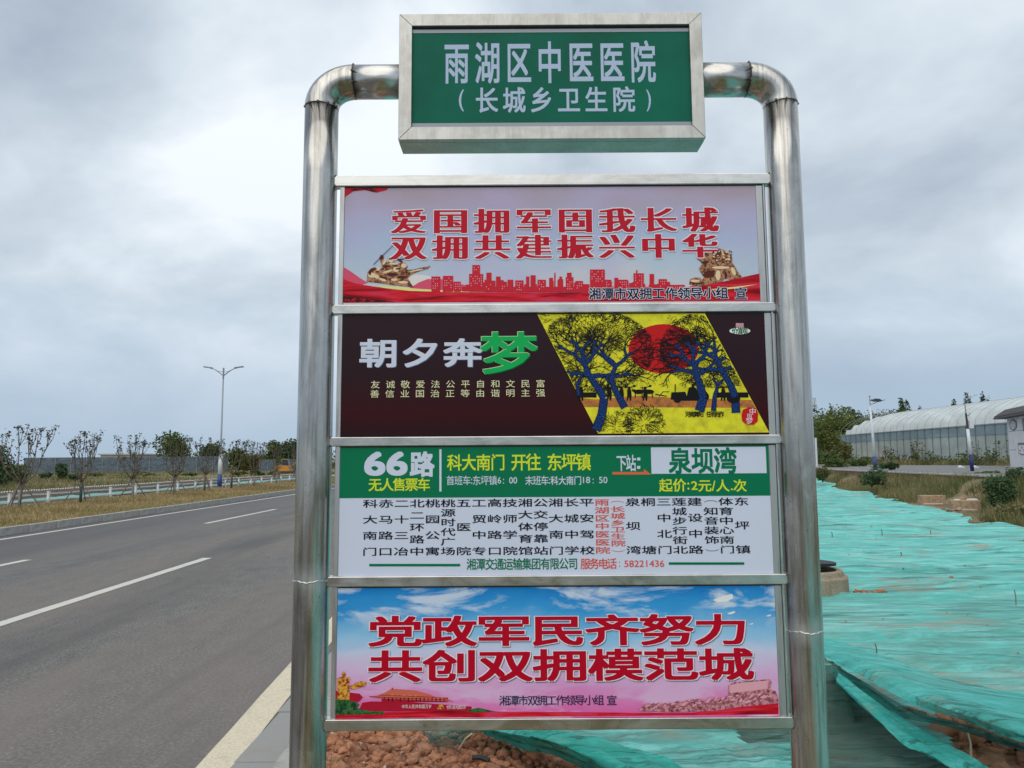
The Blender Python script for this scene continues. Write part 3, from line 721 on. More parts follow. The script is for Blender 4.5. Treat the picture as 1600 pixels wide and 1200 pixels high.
# name box at the top
BF, BB = 1.855, 1.945
bx0, bx1 = S(623, 120, BF)[0], S(1099.5, 120, BF)[0]; bz1 = S(860, 20.5, BF)[2]; bz0 = S(860, 217, BF)[2]
ix0, ix1 = S(643.5, 120, BF)[0], S(1079.5, 120, BF)[0]; iz1 = S(860, 39, BF)[2]; iz0 = S(860, 197, BF)[2]
nb = MB(); 
def frame_piece(P, nm='box_frame'):
    n = len(P); m_ = MB(); a = lambda u, v: (u, BF, v); b = lambda u, v: (u, BF+.018, v); m_.prism(P, a, b); return m_.build(nm, STEELB, sign, bevel=.0012)
g_ = .0004
frame_piece([(bx0, bz1), (ix0, iz1), (ix1, iz1), (bx1, bz1)][::-1]); frame_piece([(bx0, bz0), (bx1, bz0), (ix1, iz0), (ix0, iz0)][::-1])
frame_piece([(bx0, bz0+g_), (ix0-g_, iz0), (ix0-g_, iz1), (bx0, bz1-g_)][::-1]); frame_piece([(bx1, bz0+g_), (bx1, bz1-g_), (ix1+g_, iz1), (ix1+g_, iz0)][::-1])
sh = MB(); t_ = .002
sh.box((bx0, BF+.0185, bz0), (bx1, BB, bz0+t_)); sh.box((bx0, BF+.0185, bz1-t_), (bx1, BB, bz1)); sh.box((bx0, BF+.0185, bz0+t_), (bx0+t_, BB, bz1-t_)); sh.box((bx1-t_, BF+.0185, bz0+t_), (bx1, BB, bz1-t_)); sh.box((bx0+t_, BB-t_, bz0+t_), (bx1-t_, BB, bz1-t_))
sh.build('box_body', STEELB, sign)
FY = BF+.009
np_ = MB().box((ix0, FY, S(860, 191.5, FY)[2]), (ix1, FY+.004, S(860, 51, FY)[2])).build('name_panel', P_GREEN, sign)
MB().box((ix0, FY-.001, S(860, 51, FY)[2]+.0003), (ix1, FY+.004, S(860, 45.5, FY)[2])).build('panel_lip', ALU, sign)
MB().box((ix0, FY-.001, iz0), (ix1, FY+.004, S(860, 191.5, FY)[2]-.0003)).build('panel_lip', ALU, sign)
MB().box((ix0-.002, FY+.001, S(860, 45.5, FY)[2]+.0003), (ix1+.002, FY+.004, iz1+.002)).build('dark_gap', DARKIN, sign)

# ---- lettering: flat print standing a hair proud of the panels
_gc = {}
def glyph(s, bold=0., ystr=1., res=4):
    """flat glyph; weight comes from slightly shifted copies stacked a hundredth of a millimetre apart"""
    k = (s, res)
    if k not in _gc:
        cu = bpy.data.curves.new('t', 'FONT'); cu.body = s; cu.resolution_u = res; cu.fill_mode = 'FRONT'
        to = bpy.data.objects.new('t', cu); COL.objects.link(to)
        me = bpy.data.meshes.new_from_object(to)
        V = np.zeros(len(me.vertices)*3); me.vertices.foreach_get('co', V)
        _gc[k] = (V.reshape(-1, 3)[:, :2], [tuple(p.vertices) for p in me.polygons])
        bpy.data.objects.remove(to); bpy.data.meshes.remove(me); bpy.data.curves.remove(cu)
    V, F = _gc[k]; V = np.concatenate([V, np.zeros((len(V), 1))], 1)
    if bold <= .001: return V, F
    bx, by = bold, (bold if ystr == 1 else (bold/ystr if ystr < 2 else .0))
    sh = [(0, 0)]+[(i, j) for i in (-1, 0, 1) for j in (-1, 0, 1) if (i or j) and (by or not j)]
    if bold > .045: sh += [(i*.5, j) for i in (-1, 1) for j in (-1, 1)]+[(i, j*.5) for i in (-1, 1) for j in (-1, 1)]
    VV, FF = [], []
    for n_, (i, j) in enumerate(sh):
        FF += [tuple(q+len(V)*n_ for q in f) for f in F]; VV.append(V+np.array([i*bx, j*by, -n_*.00001]))
    return np.concatenate(VV), FF
LAY = .00028
def put(acc, s, cx, cz, w, h, Y, **kw):
    """CJK glyph: em box (.5,.36) +-.44 mapped on w x h"""
    V, F = glyph(s, **kw); X = cx+(V[:, 0]-.5)/.86*w; Z = cz+(V[:, 1]-.36)/.89*h
    acc.add([(x, Y+d_, z) for x, z, d_ in zip(X, Z, V[:, 2])], F)
def row(s, x0, x1, y0, y1, wpx, layer, Y0=PY):
    Y = Y0-LAY*layer; a = S(x0+wpx/2, (y0+y1)/2, Y); b = S(x1-wpx/2, (y0+y1)/2, Y)
    w_ = S(x0+wpx, 600, Y)[0]-S(x0, 600, Y)[0]; cz = (a[2]+b[2])/2; h = S(860, y0, Y)[2]-S(860, y1, Y)[2]
    n = len(s); return [(ch, a[0]+(b[0]-a[0])*i/max(1, n-1), cz, w_, h) for i, ch in enumerate(s)], Y
def text_row(s, x0, x1, y0, y1, wpx, mat, parent, layer=1, Y0=PY, dx=0, dz=0, nm='lettering', **kw):
    cells, Y = row(s, x0, x1, y0, y1, wpx, layer, Y0); acc = MB()
    for i, (ch, cx, cz, w_, h) in enumerate(cells):
        if nm == 'lettering': acc = MB()
        put(acc, ch, cx+dx, cz+dz, w_, h, Y-(i % 2)*5e-6, **kw)
        if nm == 'lettering': acc.build('character', mat, parent)
    if nm != 'lettering': acc.build(nm, mat, parent)['kind'] = 'stuff'
def text_fit(s, x0, x1, y0, y1, mat, parent, layer=1, Y0=PY, bold=.01, nm='lettering'):
    """latin or mixed string fitted to a box"""
    Y = Y0-LAY*layer; V, F = glyph(s, bold=bold); a = S(x0, (y0+y1)/2, Y)[0]; b = S(x1, (y0+y1)/2, Y)[0]; zt = S((x0+x1)/2, y0, Y)[2]; zb = S((x0+x1)/2, y1, Y)[2]
    dd = V[:, 2]; V = V[:, :2]; mn_, mx_ = V.min(0), V.max(0); q = (V-mn_)/(mx_-mn_)
    return MB().add([(a+(b-a)*u, Y+d_, zb+(zt-zb)*v) for (u, v), d_ in zip(q, dd)], F).build(nm, mat, parent)
def poly(nm, pts, mat, parent, layer=1, Y0=PY):
    Y = Y0-LAY*layer; v = [S(x, y, Y) for x, y in pts]
    ar = sum(v[i][0]*v[(i+1) % len(v)][2]-v[(i+1) % len(v)][0]*v[i][2] for i in range(len(v)))
    if ar < 0: v = v[::-1]
    return MB().add(v, [tuple(range(len(v)))]).build(nm, mat, parent)
def polys(nm, L, mat, parent, layer=1, Y0=PY):
    Y = Y0-LAY*layer; m_ = MB()
    for q_, pts in enumerate(L):
        v = [S(x, y, Y-(q_ % 60)*3.6e-6) for x, y in pts]; ar = sum(v[i][0]*v[(i+1) % len(v)][2]-v[(i+1) % len(v)][0]*v[i][2] for i in range(len(v)))
        if ar < 0: v = v[::-1]
        m_.add(v, [tuple(range(len(v)))])
    o = m_.build(nm, mat, parent)
    if len(L) > 1: o['kind'] = 'stuff'
    return o
def rect(x0, y0, x1, y1): return [(x0, y0), (x1, y0), (x1, y1), (x0, y1)]
def ell(cx, cy, rx, ry, n=16, rot=0): return [(cx+rx*math.cos(a)*math.cos(rot)-ry*math.sin(a)*math.sin(rot), cy+rx*math.cos(a)*math.sin(rot)+ry*math.sin(a)*math.cos(rot)) for a in [2*math.pi*k/n for k in range(n)]]

# name box lettering
text_row('雨湖区中医医院', 695, 1023, 68, 129, 37, P_SILVER, np_, 1, FY, bold=.016)
text_row('长城乡卫生院', 744, 991, 138, 175, 33, P_SILVER, np_, 1, FY, bold=.016)
text_fit('(', 717, 725, 140, 174, P_SILVER, np_, 1, FY, bold=.005); text_fit(')', 1010, 1017, 140, 174, P_SILVER, np_, 1, FY, bold=.005)

# panel 1 -------------------------------------------------
for s, y0, y1 in (('爱国拥军固我长城', 327, 363.5), ('双拥共建振兴中华', 368, 404)):
    text_row(s, 614, 1119, y0, y1, 50, P_SHADE, P1, 4, dx=.0014, dz=-.0016, bold=.052, ystr=3, nm='lettering_shadow')
    text_row(s, 614, 1119, y0, y1, 50, P_PALE, P1, 5, bold=.068, ystr=1.9, nm='lettering_outline')
    text_row(s, 614, 1119, y0, y1, 50, P_RED, P1, 6, bold=.046, ystr=3)
text_row('湘潭市双拥工作领导小组', 921, 1137, 450, 467, 17.5, P_PALE, P1, 8, bold=.055, nm='lettering_outline'); text_row('湘潭市双拥工作领导小组', 921, 1137, 450, 467, 17.5, P_NAVY, P1, 9, bold=.02)
text_row('宣', 1149, 1169, 450, 467, 17.5, P_PALE, P1, 8, bold=.055, nm='lettering_outline'); text_row('宣', 1149, 1169, 450, 467, 17.5, P_NAVY, P1, 9, bold=.02)
poly('printed_ribbon', [(536.5, 436), (556, 443), (580, 447), (612, 452), (660, 456), (740, 457.5), (860, 457), (980, 457), (1060, 456), (1095, 447), (1130, 440), (1160, 433), (1188.5, 427), (1189.5, 470), (536, 473)], P_RIB, P1, 3)
poly('printed_ribbon', [(536.5, 417), (548, 424), (562, 434), (575, 442), (560, 446), (536.5, 438)], P_RIB2, P1, 2)
poly('printed_ribbon', [(640, 450), (655, 441), (668, 436), (690, 436), (720, 444), (760, 451), (900, 452), (1070, 450), (1090, 444), (1080, 458), (640, 458)], P_RIB2, P1, 2)
poly('printed_ribbon', [(536.5, 463), (560, 465), (590, 468), (620, 472), (536.5, 472)], P_RIBD, P1, 4)
P_MIST = flat('print_mist', (222, 216, 212), 1.15)
poly('printed_glow', ell(652, 444, 34, 15, 24), P_MIST, P1, 1.4)
poly('printed_glow', [(585, 446.5), (615, 448), (650, 451), (700, 454), (760, 456.3), (700, 456.2), (640, 454.5), (600, 450)], P_BUTTER, P1, 4)
poly('printed_glow', [(1110, 452), (1150, 448), (1185, 444), (1150, 450.5), (1125, 453)], P_BUTTER, P1, 4)
poly('printed_flag', [(538.5, 291), (610, 291), (604, 297), (588, 301), (570, 297), (552, 299), (540, 307), (538.5, 312)], P_RED, P1, 2)
poly('printed_flag', [(545, 297), (562, 293), (580, 293), (590, 298), (584, 300), (568, 295.5), (552, 298)], P_RIBD, P1, 3)
# skyline
bl = [(674, 432, 688, 456), (692, 431, 708, 456), (709, 440, 720, 456), (733, 428, 755, 456), (738, 414, 750, 428), (757, 437, 768, 456), (760, 426, 768, 437), (775, 432, 782, 456), (782, 440, 792, 456), (793, 437, 802, 456),
      (805, 438, 818, 456), (822, 432, 827, 456), (829, 430, 837, 456), (840, 437, 853, 456), (858, 434, 864, 456), (866, 426, 868, 456), (872, 436, 880, 456), (874, 432, 878, 436), (884, 433, 896, 456), (886, 426, 893, 433), (899, 439, 911, 456), (913, 444, 921, 456),
      (922, 421, 945, 456), (945, 437, 955, 456), (960, 434, 966, 456), (966, 437, 981, 456), (983, 442, 990, 456), (990, 427, 1006, 456), (994, 422, 996, 427), (1015, 428, 1022, 456), (1022, 444, 1029, 456), (1029, 436, 1042, 456), (1046, 445, 1070, 456), (722, 448, 1068, 455.5)]+[(x, 441+3.5*math.sin(x*.9), x+7, 455) for x in range(728, 1050, 13)]
polys('printed_skyline', [rect(*b) for b in bl], P_TOWN, P1, 4.4)
bl_n = len(bl); wl = []
for (x0, y0, x1, y1) in bl:
    if 9 < x1-x0 < 30:
        for xx in np.arange(x0+2.5, x1-2, 3.2):
            for yy in np.arange(y0+3, min(y1-4, y0+18), 3.6):
                if random.random() < .6: wl.append(rect(xx, yy, xx+1.1, yy+1.6))
polys('printed_windows', wl, P_TOWN2, P1, 5.2)
# bronze soldier group and bronze lion, as flat print
def shapes(L, mat, parent, layer, nm): polys(nm, L, mat, parent, layer)
base = [(573, 440), (574, 426), (580, 419), (588, 417), (593, 421), (597, 419), (596, 413), (594, 407), (592, 403), (596, 398), (600, 399), (599, 406), (606, 410), (608, 404), (613, 404), (616, 409), (622, 412), (628, 409), (634, 411), (637, 417), (634, 421), (644, 421.5), (657, 418.5), (668, 416.5), (671, 414.5), (672.5, 416), (669, 419.5), (657, 423), (646, 427), (637, 434), (641, 441), (646, 449), (625, 447), (600, 443)]
shapes([base], P_GOLD, P1, 4.2, 'printed_statue')
shapes([ell(611, 407, 4, 3.4), ell(619, 421, 5, 4), ell(631, 415, 4.5, 3.5), ell(590, 420, 4, 3), ell(581, 430, 6, 4), ell(588, 432, 5, 3, rot=.4), ell(598, 437, 6, 2, rot=.3), ell(606, 424, 8, 1.6, rot=-.3), ell(601, 409, 2, 5, rot=.5), ell(616, 437, 5, 2), ell(650, 422.5, 12, 1.1, rot=-.2), ell(615, 412, 7, 1.6), ell(630, 441, 8, 2)], P_GOLDL, P1, 5, 'printed_statue_light')
shapes([ell(611, 404.5, 4, 1.3), ell(622, 420, 4, 1.4), ell(583, 421, 6, 2, rot=-.2), ell(604, 416, 6, 2), ell(613, 429, 9, 3), ell(625, 407, 5, 1.6, rot=.6), ell(600, 434, 5, 1.3), ell(578, 426, 2, 4), ell(628, 433, 8, 2.4), ell(596, 402, 2.4, 4)], P_GOLDD, P1, 5.6, 'printed_statue_dark')
shapes([[(583, 413), (583.8, 413.6), (614, 384), (613.4, 383.4)], [(620, 407), (632, 405), (632, 403.4), (620, 405.6)]], P_NAVY, P1, 6, 'printed_rifle')
lion = [(1077, 444), (1078, 436), (1086, 433), (1094, 434), (1098, 437), (1100, 432), (1094, 424), (1092, 419), (1096, 414), (1101, 412), (1094, 408), (1089, 404), (1090, 400), (1098, 396), (1102, 391), (1112, 388), (1122, 387), (1132, 391), (1140, 396), (1144, 402), (1144, 411), (1149, 417), (1153, 425), (1158, 431), (1160, 434), (1140, 437), (1134, 434), (1128, 440), (1112, 443), (1100, 446), (1088, 447)]
shapes([lion], P_GOLD, P1, 4.2, 'printed_lion')
LR = random.Random(4)
shapes([ell(1128+LR.uniform(-14, 14), 399+LR.uniform(-9, 9), 1.6, 1.2, 8) for _ in range(26)]+[ell(1126, 418, 14, 2.2), ell(1122, 430, 4, 8), ell(1086, 439, 7, 2), ell(1146, 424, 3, 7, rot=-.4)], P_GOLDL, P1, 5, 'printed_lion_light')
shapes([ell(1128+LR.uniform(-15, 15), 399+LR.uniform(-9, 10), 1.5, 1.1, 8) for _ in range(26)]+[[(1097, 430), (1103, 424), (1117, 422), (1116, 432), (1106, 434)], [(1095, 410), (1102, 407), (1108, 409), (1102, 414)], ell(1134, 430, 2, 6), ell(1090, 443, 8, 1)], P_GOLDD, P1, 5.6, 'printed_lion_dark')

# panel 2 -------------------------------------------------
for s, x0, x1, y0, y1, wp, a, bcol in (('朝夕奔', 565, 750, 532, 573, 54, P_WHITE, P_MDARK), ('梦', 755, 843, 522, 583, 80, P_MGREEN, P_GDARK)):
    text_row(s, x0, x1, y0, y1, wp, bcol, P2, 3, dx=.0011, dz=-.0012, bold=.026, nm='lettering_bevel')
    text_row(s, x0, x1, y0, y1, wp, P_CREAM if a is P_MGREEN else P_PALE, P2, 3.6, dx=-.0006, dz=.0006, bold=.022, nm='lettering_bevel')
    text_row(s, x0, x1, y0, y1, wp, a, P2, 4.6, bold=.018)
text_row('友诚敬爱法公平自和文民富', 580, 851, 594.5, 606, 13, P_CREAM, P2, 3, bold=.0)
text_row('善信业国治正等由谐明主强', 579, 851, 609, 620.5, 13, P_CREAM, P2, 3, bold=.0)
A = [(838.7, 489.6), (1101.3, 489.6), (1202, 675.6), (934.5, 677.5)]
poly('painting', A, P_AYEL, P2, 1)
def insideA(x, y):
    t = (y-489.6)/(677.5-489.6); return 489.8 < y < 677 and 838.7+t*95.8+.5 < x < 1101.3+t*101.4-.5
def clipx(x, y):
    t = (y-489.6)/(677.5-489.6); return max(838.7+t*95.8+.3, min(1101.3+t*101.4-.3, x))
poly('painted_field', [(clipx(0, 622), 622), (930, 624), (1000, 618), (1060, 622), (clipx(2000, 625), 625), (clipx(2000, 637), 637), (clipx(0, 636), 636)], P_AORG, P2, 2)
poly('painted_sun', ell(1037, 545, 55, 38.6, 48), P_SUN, P2, 2)
AR = random.Random(11)
def seg(x0, y0, x1, y1, w0, w1):
    d = math.hypot(x1-x0, y1-y0) or 1; nx, ny = -(y1-y0)/d, (x1-x0)/d
    return [(x0+nx*w0/2, y0+ny*w0/2), (x1+nx*w1/2, y1+ny*w1/2), (x1-nx*w1/2, y1-ny*w1/2), (x0-nx*w0/2, y0-ny*w0/2)]
blue, black, outl = [], [], []
def limb(x, y, ang, L, w_, depth, crown):
    n = 4; 
    for i in range(n):
        ang += AR.uniform(-.28, .28); x2 = x+math.cos(ang)*L/n; y2 = y-math.sin(ang)*L/n*.8
        wa, wb = w_*(1-.32*i/n), w_*(1-.32*(i+1)/n)
        if not insideA(x2, y2): return
        (blue if wa > 2.2 else black).append(seg(x, y, x2, y2, wa, wb*1.02))
        if wa > 2.2: outl.append(seg(x, y, x2, y2, wa+1.6, wb+1.6))
        x, y = x2, y2
        if depth < 6 and i > 0 and AR.random() < .38: limb(x, y, ang+AR.choice((-1, 1))*AR.uniform(.6, 1.1), L*.55, wb*.5, depth+1, crown)
    if depth < 7 and L > 4:
        for k in (-1, 1): limb(x, y, ang+k*AR.uniform(.25, .6), L*AR.uniform(.66, .86), w_*.62, depth+1, crown)
for (pts, w0) in [([(931, 672), (940, 650), (944, 622), (934, 605), (921, 588), (914, 570)], 15), ([(976, 637), (968, 622), (959, 605), (955, 590), (962, 572)], 11), ([(904, 618), (902, 600), (909, 588)], 6),
                  ([(1093, 642), (1099, 622), (1094, 602), (1087, 585), (1086, 572)], 15), ([(1150, 645), (1149, 620), (1140, 598), (1128, 580), (1122, 566)], 13), ([(1115, 642), (1117, 618), (1122, 602)], 7)]:
    for i in range(len(pts)-1):
        (xa, ya), (xb, yb) = pts[i], pts[i+1]; n = len(pts)-1
        blue.append(seg(xa, ya, xb, yb, w0*(1-.55*i/n)*.9, w0*(1-.55*(i+1)/n)*.94)); outl.append(seg(xa, ya, xb, yb, w0*(1-.55*i/n)*.9+2, w0*(1-.55*(i+1)/n)*.94+2))
    ex, ey = pts[-1]; big = w0 > 9
    for an in ((1.0, 1.7, 2.3) if big else (1.2, 2.0)): limb(ex, ey, an, 26 if big else 18, w0*.42, 2, None)
    if big: limb(pts[-2][0], pts[-2][1], .5, 24, w0*.36, 3, None); limb(pts[-2][0], pts[-2][1], 2.6, 24, w0*.36, 3, None)
def twigs(cx, cy, rx, ry, n, edge=.5, x1=None, x0=None):
    for _ in range(n):
        a = AR.uniform(0, 6.283); r_ = AR.random()**edge; x = cx+rx*r_*math.cos(a); y = cy+ry*r_*math.sin(a)
        if (x1 and x > x1) or (x0 and x < x0): continue
        t = a+AR.uniform(-.9, .9); 
        for _k in range(2):
            L = AR.uniform(3.5, 8); x2, y2 = x+math.cos(t)*L, y+math.sin(t)*L*.8
            if ((x2-cx)/rx)**2+((y2-cy)/ry)**2 > 1.02 or not insideA(x2, y2) or not insideA(x, y): break
            black.append(seg(x, y, x2, y2, .62, .4)); x, y = x2, y2; t += AR.choice((-1, 1))*AR.uniform(.4, 1.)
twigs(930, 548, 92, 64, 1400, .25); twigs(1120, 545, 90, 62, 1300, .25); twigs(905, 500, 70, 34, 160, .5); twigs(1100, 500, 60, 30, 120, .5)
for x_ in range(0): pass
def bush_(cx, cy, rx, ry, n): twigs(cx, cy, rx, ry, n, .5)
twigs(930, 548, 92, 64, 900, .05); twigs(1120, 545, 90, 62, 800, .05); bush_(1007, 662, 34, 32, 420); bush_(962, 668, 30, 27, 260)
polys('painted_twigs', black, P_ABLK, P2, 4); polys('painted_outlines', outl, P_ABLK, P2, 4.6); polys('painted_trunks', blue, P_ABLUE, P2, 5)
# little figures, ox, plough and tractor silhouettes
sil = [rect(clipx(0, 610)+2, 613, 932, 621), rect(1120, 613, clipx(2000, 618)-1, 621)]
for fx in (908, 952, 971, 983, 1008, 1130): sil += [ell(fx, 606, 2.4, 2), [(fx-3, 608), (fx+3, 608), (fx+4, 618), (fx+3, 626), (fx+1, 626), (fx, 619), (fx-2, 626), (fx-4, 626), (fx-3, 617)], seg(fx-7, 606, fx+7, 604, 1, 1), ell(fx+8, 603, 2.5, 1.6)]
for ox in (998, 1014): sil += [ell(ox, 612, 8, 3.6), ell(ox-8, 610, 3, 2), seg(ox-5, 612, ox-5.5, 622, 1.8, 1.2), seg(ox+5, 612, ox+5.5, 622, 1.8, 1.2), seg(ox-10, 608, ox-11, 605, .9, .6)]
sil += [seg(1024, 616, 1042, 619, 1.6, 1.4), seg(1030, 619, 1036, 612, 1.2, 1), seg(1036, 612, 1046, 612, 1, .8), [(1048, 622), (1049, 613), (1071, 612), (1073, 619), (1076, 606), (1083, 603), (1088, 607), (1090, 612), (1104, 612), (1108, 620), (1100, 626), (1066, 626), (1048, 624)], ell(1058.5, 624, 6.2, 5.4), ell(1098, 620, 10, 9), ell(1146, 621, 11, 9), seg(1055, 613, 1055, 600, 1.6, 1.6), ell(1083, 602, 2.6, 2.2), rect(1121, 606, 1122.5, 622)]
polys('painted_figures', sil, P_ABLK, P2, 4.5)
text_row('河南舞阳', 1071, 1099, 643, 651.5, 7, P_ABLK, P2, 5.5, bold=.02); text_row('任明兆作', 1104, 1131, 643, 651.5, 7, P_ABLK, P2, 5.5, bold=.02)
poly('printed_seal', [(1161, 640), (1170, 636.5), (1181, 637.5), (1184.5, 645), (1184, 658), (1178, 663.5), (1166, 663.5), (1159.5, 657), (1158.8, 648)], P_SUN, P2, 6)
for ch, xx, yy, ss in (('中', 1176, 643, 10), ('国', 1171, 650, 7), ('梦', 1171, 658, 10)): text_row(ch, xx-ss/2, xx+ss/2, yy-ss/2, yy+ss/2, ss, P_PALE, P2, 7, bold=.0)
poly('printed_logo', ell(1156, 517, 16.3, 5.2, 28), P_CLOUDW, P2, 3); text_row('价值观', 1144, 1168, 512.5, 521.5, 8, P_GDARK, P2, 4, bold=.02)
poly('printed_logo', rect(1149.5, 505, 1162, 511), P_RED, P2, 3); text_row('图说', 1150, 1162, 505, 511, 6, P_PALE, P2, 4)

# panel 3 -------------------------------------------------
zt = P3.data.vertices[0]
def band(nm, x0, y0, x1, y1, m, layer=1): return poly(nm, rect(x0, y0, x1, y1), m, P3, layer)
def bandfull(y0, y1, layer, m, x0=None, x1=None):
    Y = PY-LAY*layer; a = S(860, y0, Y)[2]; b = S(860, y1, Y)[2]; X0 = -.4402 if x0 is None else S(x0, 740, Y)[0]; X1 = .6552 if x1 is None else S(x1, 740, Y)[0]
    return MB().add([(X0, Y, b), (X1, Y, b), (X1, Y, a), (X0, Y, a)], [(0, 1, 2, 3)]).build('printed_band', m, P3)
bandfull(697.2, 776.5, 1, P_GREEN2)
bandfull(700.0, 741.3, 2, P_WHITE, 1018, 1198)
band('printed_bar', 686.5, 702, 689.8, 768, P_WHITE, 2)
text_fit('66', 569, 637, 705.5, 743.5, P_WHITE, P3, 2, bold=.030)
text_row('路', 643, 678, 708, 744, 33, P_WHITE, P3, 2, bold=.034)
text_row('无人售票车', 577, 671, 748, 767, 18, P_YEL, P3, 2, bold=.014)
text_row('科大南门', 700, 788, 711, 735, 20, P_YEL, P3, 2, bold=.014); text_row('开往', 800, 844, 710, 735, 21, P_YEL, P3, 2, bold=.014); text_row('东坪镇', 856, 922, 710, 735, 21, P_YEL, P3, 2, bold=.014)
text_row('首班车', 698, 735, 744, 758, 11.5, P_WHITE, P3, 2, bold=.004); text_fit(':', 736.2, 737.8, 748, 756, P_WHITE, P3, 2, bold=.004); text_row('东坪镇', 739, 776, 744, 758, 11.5, P_WHITE, P3, 2, bold=.004)
text_fit('6', 777.5, 783, 745.5, 755.5, P_WHITE, P3, 2, bold=.006); text_fit(':', 786, 787.5, 748, 756, P_WHITE, P3, 2, bold=.004); text_fit('00', 795.5, 808, 745.5, 755.5, P_WHITE, P3, 2, bold=.006)
text_row('末班车', 821, 857, 744, 758, 11.5, P_WHITE, P3, 2, bold=.004); text_fit(':', 857.8, 859.3, 748, 756, P_WHITE, P3, 2, bold=.004); text_row('科大南门', 861, 908, 744.5, 757.5, 10.5, P_WHITE, P3, 2, bold=.012)
text_fit('18', 911, 922, 745, 755, P_WHITE, P3, 2, bold=.006); text_fit(':', 926, 927.5, 748, 755.5, P_WHITE, P3, 2, bold=.004); text_fit('50', 936, 949, 745, 755, P_WHITE, P3, 2, bold=.006)
text_row('下站', 964, 993, 712, 736, 14, P_WHITE, P3, 2, bold=.016); polys('lettering', [rect(995.5, 715, 1000.5, 719.5), rect(995.5, 728, 1000.5, 732.5)], P_WHITE, P3, 2)
poly('printed_arrow', [(957, 737.5), (1006, 737.5), (1006, 732.8), (1017.5, 741.5), (957, 741.5)], P_ORANGE, P3, 2.6)
text_row('泉坝湾', 1047, 1149, 702, 739, 31, P_GREEN2, P3, 3, bold=.026)
text_row('起价', 1031, 1071, 749, 768, 18.5, P_YEL, P3, 2, bold=.014); text_fit(':', 1074, 1077, 754, 765, P_YEL, P3, 2, bold=.01); text_fit('2', 1080, 1090, 752, 765.5, P_YEL, P3, 2, bold=.012)
text_row('元', 1092, 1111, 750, 768, 18.5, P_YEL, P3, 2, bold=.014); text_fit('/', 1112, 1118, 751, 767, P_YEL, P3, 2, bold=.01); text_row('人', 1120, 1140, 750, 768, 18.5, P_YEL, P3, 2, bold=.014); text_fit('.', 1142, 1145, 763, 766, P_YEL, P3, 2, bold=.01); text_row('次', 1147, 1166, 750, 768, 18.5, P_YEL, P3, 2, bold=.014)
cols = [(580, '科大南门'), (604.5, '赤马路口'), (629, '二十三冶'), (653, '北二环路中'), (677, '桃园公寓'), (701, '桃源时代广场'), (725, '五医院'), (749, '工贸中专'), (773, '高岭路口'), (796.5, '技师学院'), (820, '湘大体育馆'), (843.5, '公交停靠站'),
        (866.6, '湘大南门'), (890.5, '长城中学'), (914, '平安驾校'), (937.5, '雨湖区中医医院'), (961.5, '︵长城乡卫生院︶'), (985, '泉坝湾'), (1009, '桐塘'), (1033, '三中北门'), (1057, '莲城步行街北'), (1081, '建设中路'), (1107, '︵知音装饰︶'), (1129.5, '体育中心南门'), (1154, '东坪镇')]
for i, (px, s) in enumerate(cols):
    Y = PY-LAY*2; n = len(s); cm = P_SALMON if i in (15, 16) else P_BLACK; px2 = 576+(1166.5-576)*i/24+ (0); xt = S(px, 784, Y)[0]; ztop = S(860, 785.5, Y)[2]; zbot = S(860, 860.5, Y)[2]
    xx = S(576.5+i*24.55, 861, Y)[0]; xx = (xx+xt)/2
    w_ = .0335; h = {7: .0158, 8: .0140, 6: .0185}.get(n, .0195)
    for j, ch in enumerate(s):
        z = ztop+(zbot-ztop)*j/(n-1); acc = MB()
        if ch in '︵︶':
            r_ = .016; sg = 1 if ch == '︵' else -1; pts = [(xx+r_*math.cos(a)*1.05, z+sg*(.005*math.sin(a)-.002)) for a in np.linspace(0, math.pi, 9)]
            for (xa, za), (xb, zb) in zip(pts, pts[1:]): acc.add([(xa, Y, za-.0006), (xa, Y, za+.0006), (xb, Y, zb+.0006), (xb, Y, zb-.0006)], [(0, 1, 2, 3)])
        else: put(acc, ch, xx, z, w_, h, Y, bold=.012)
        acc.build('character', cm, P3)
text_row('湘潭交通运输集团有限公司', 730, 902, 873, 890, 13, P_GREEN2, P3, 2, bold=.014)
text_row('服务电话', 908, 963, 873, 889, 13.5, P_SALMON, P3, 2, bold=.012); text_fit(':', 967, 968.5, 877, 886, P_SALMON, P3, 2, bold=.004); text_fit('58221436', 975.5, 1038, 875.5, 886, P_SALMON, P3, 2, bold=.010)
band('printed_bar', 577, 881, 719, 885, P_GREEN2, 2); band('printed_bar', 1045, 878.5, 1163, 882.5, P_GREEN2, 2)

# panel 4 -------------------------------------------------
for s, x0, x1, y0, y1 in (('党政军民齐努力', 581, 1163, 963.5, 1008), ('共创双拥模范城', 581, 1171, 1017, 1063.5)):
    text_row(s, x0, x1, y0, y1, 73, P_MDARK, P4, 4, dx=.0020, dz=-.0022, bold=.038, nm='lettering_shadow')
    text_row(s, x0, x1, y0, y1, 73, P_PALE, P4, 5, bold=.044, nm='lettering_outline'); text_row(s, x0, x1, y0, y1, 73, P_RED4, P4, 6, bold=.024)
text_row('湘潭市双拥工作领导小组', 781, 943, 1087, 1102, 14, P_NAVY, P4, 5, bold=.006); text_row('宣', 949, 963, 1087, 1102, 14, P_NAVY, P4, 5, bold=.006)
poly('printed_ribbon', [(520, 1117), (560, 1116), (640, 1110), (720, 1111), (800, 1112), (900, 1112.5), (1000, 1114), (1080, 1114), (1130, 1107), (1170, 1101), (1216.5, 1098), (1216.5, 1116), (520, 1123)], P_RIB, P4, 3)
poly('printed_lawn', [(521, 1094), (532, 1092), (545, 1094), (556, 1096), (562, 1101), (558, 1106), (575, 1111), (600, 1112), (600, 1116), (520.5, 1117)], P_LAWN, P4, 4)
poly('printed_lawn', [(728, 1110), (740, 1107), (750, 1106), (765, 1110), (775, 1112), (740, 1113)], P_LAWN, P4, 4)
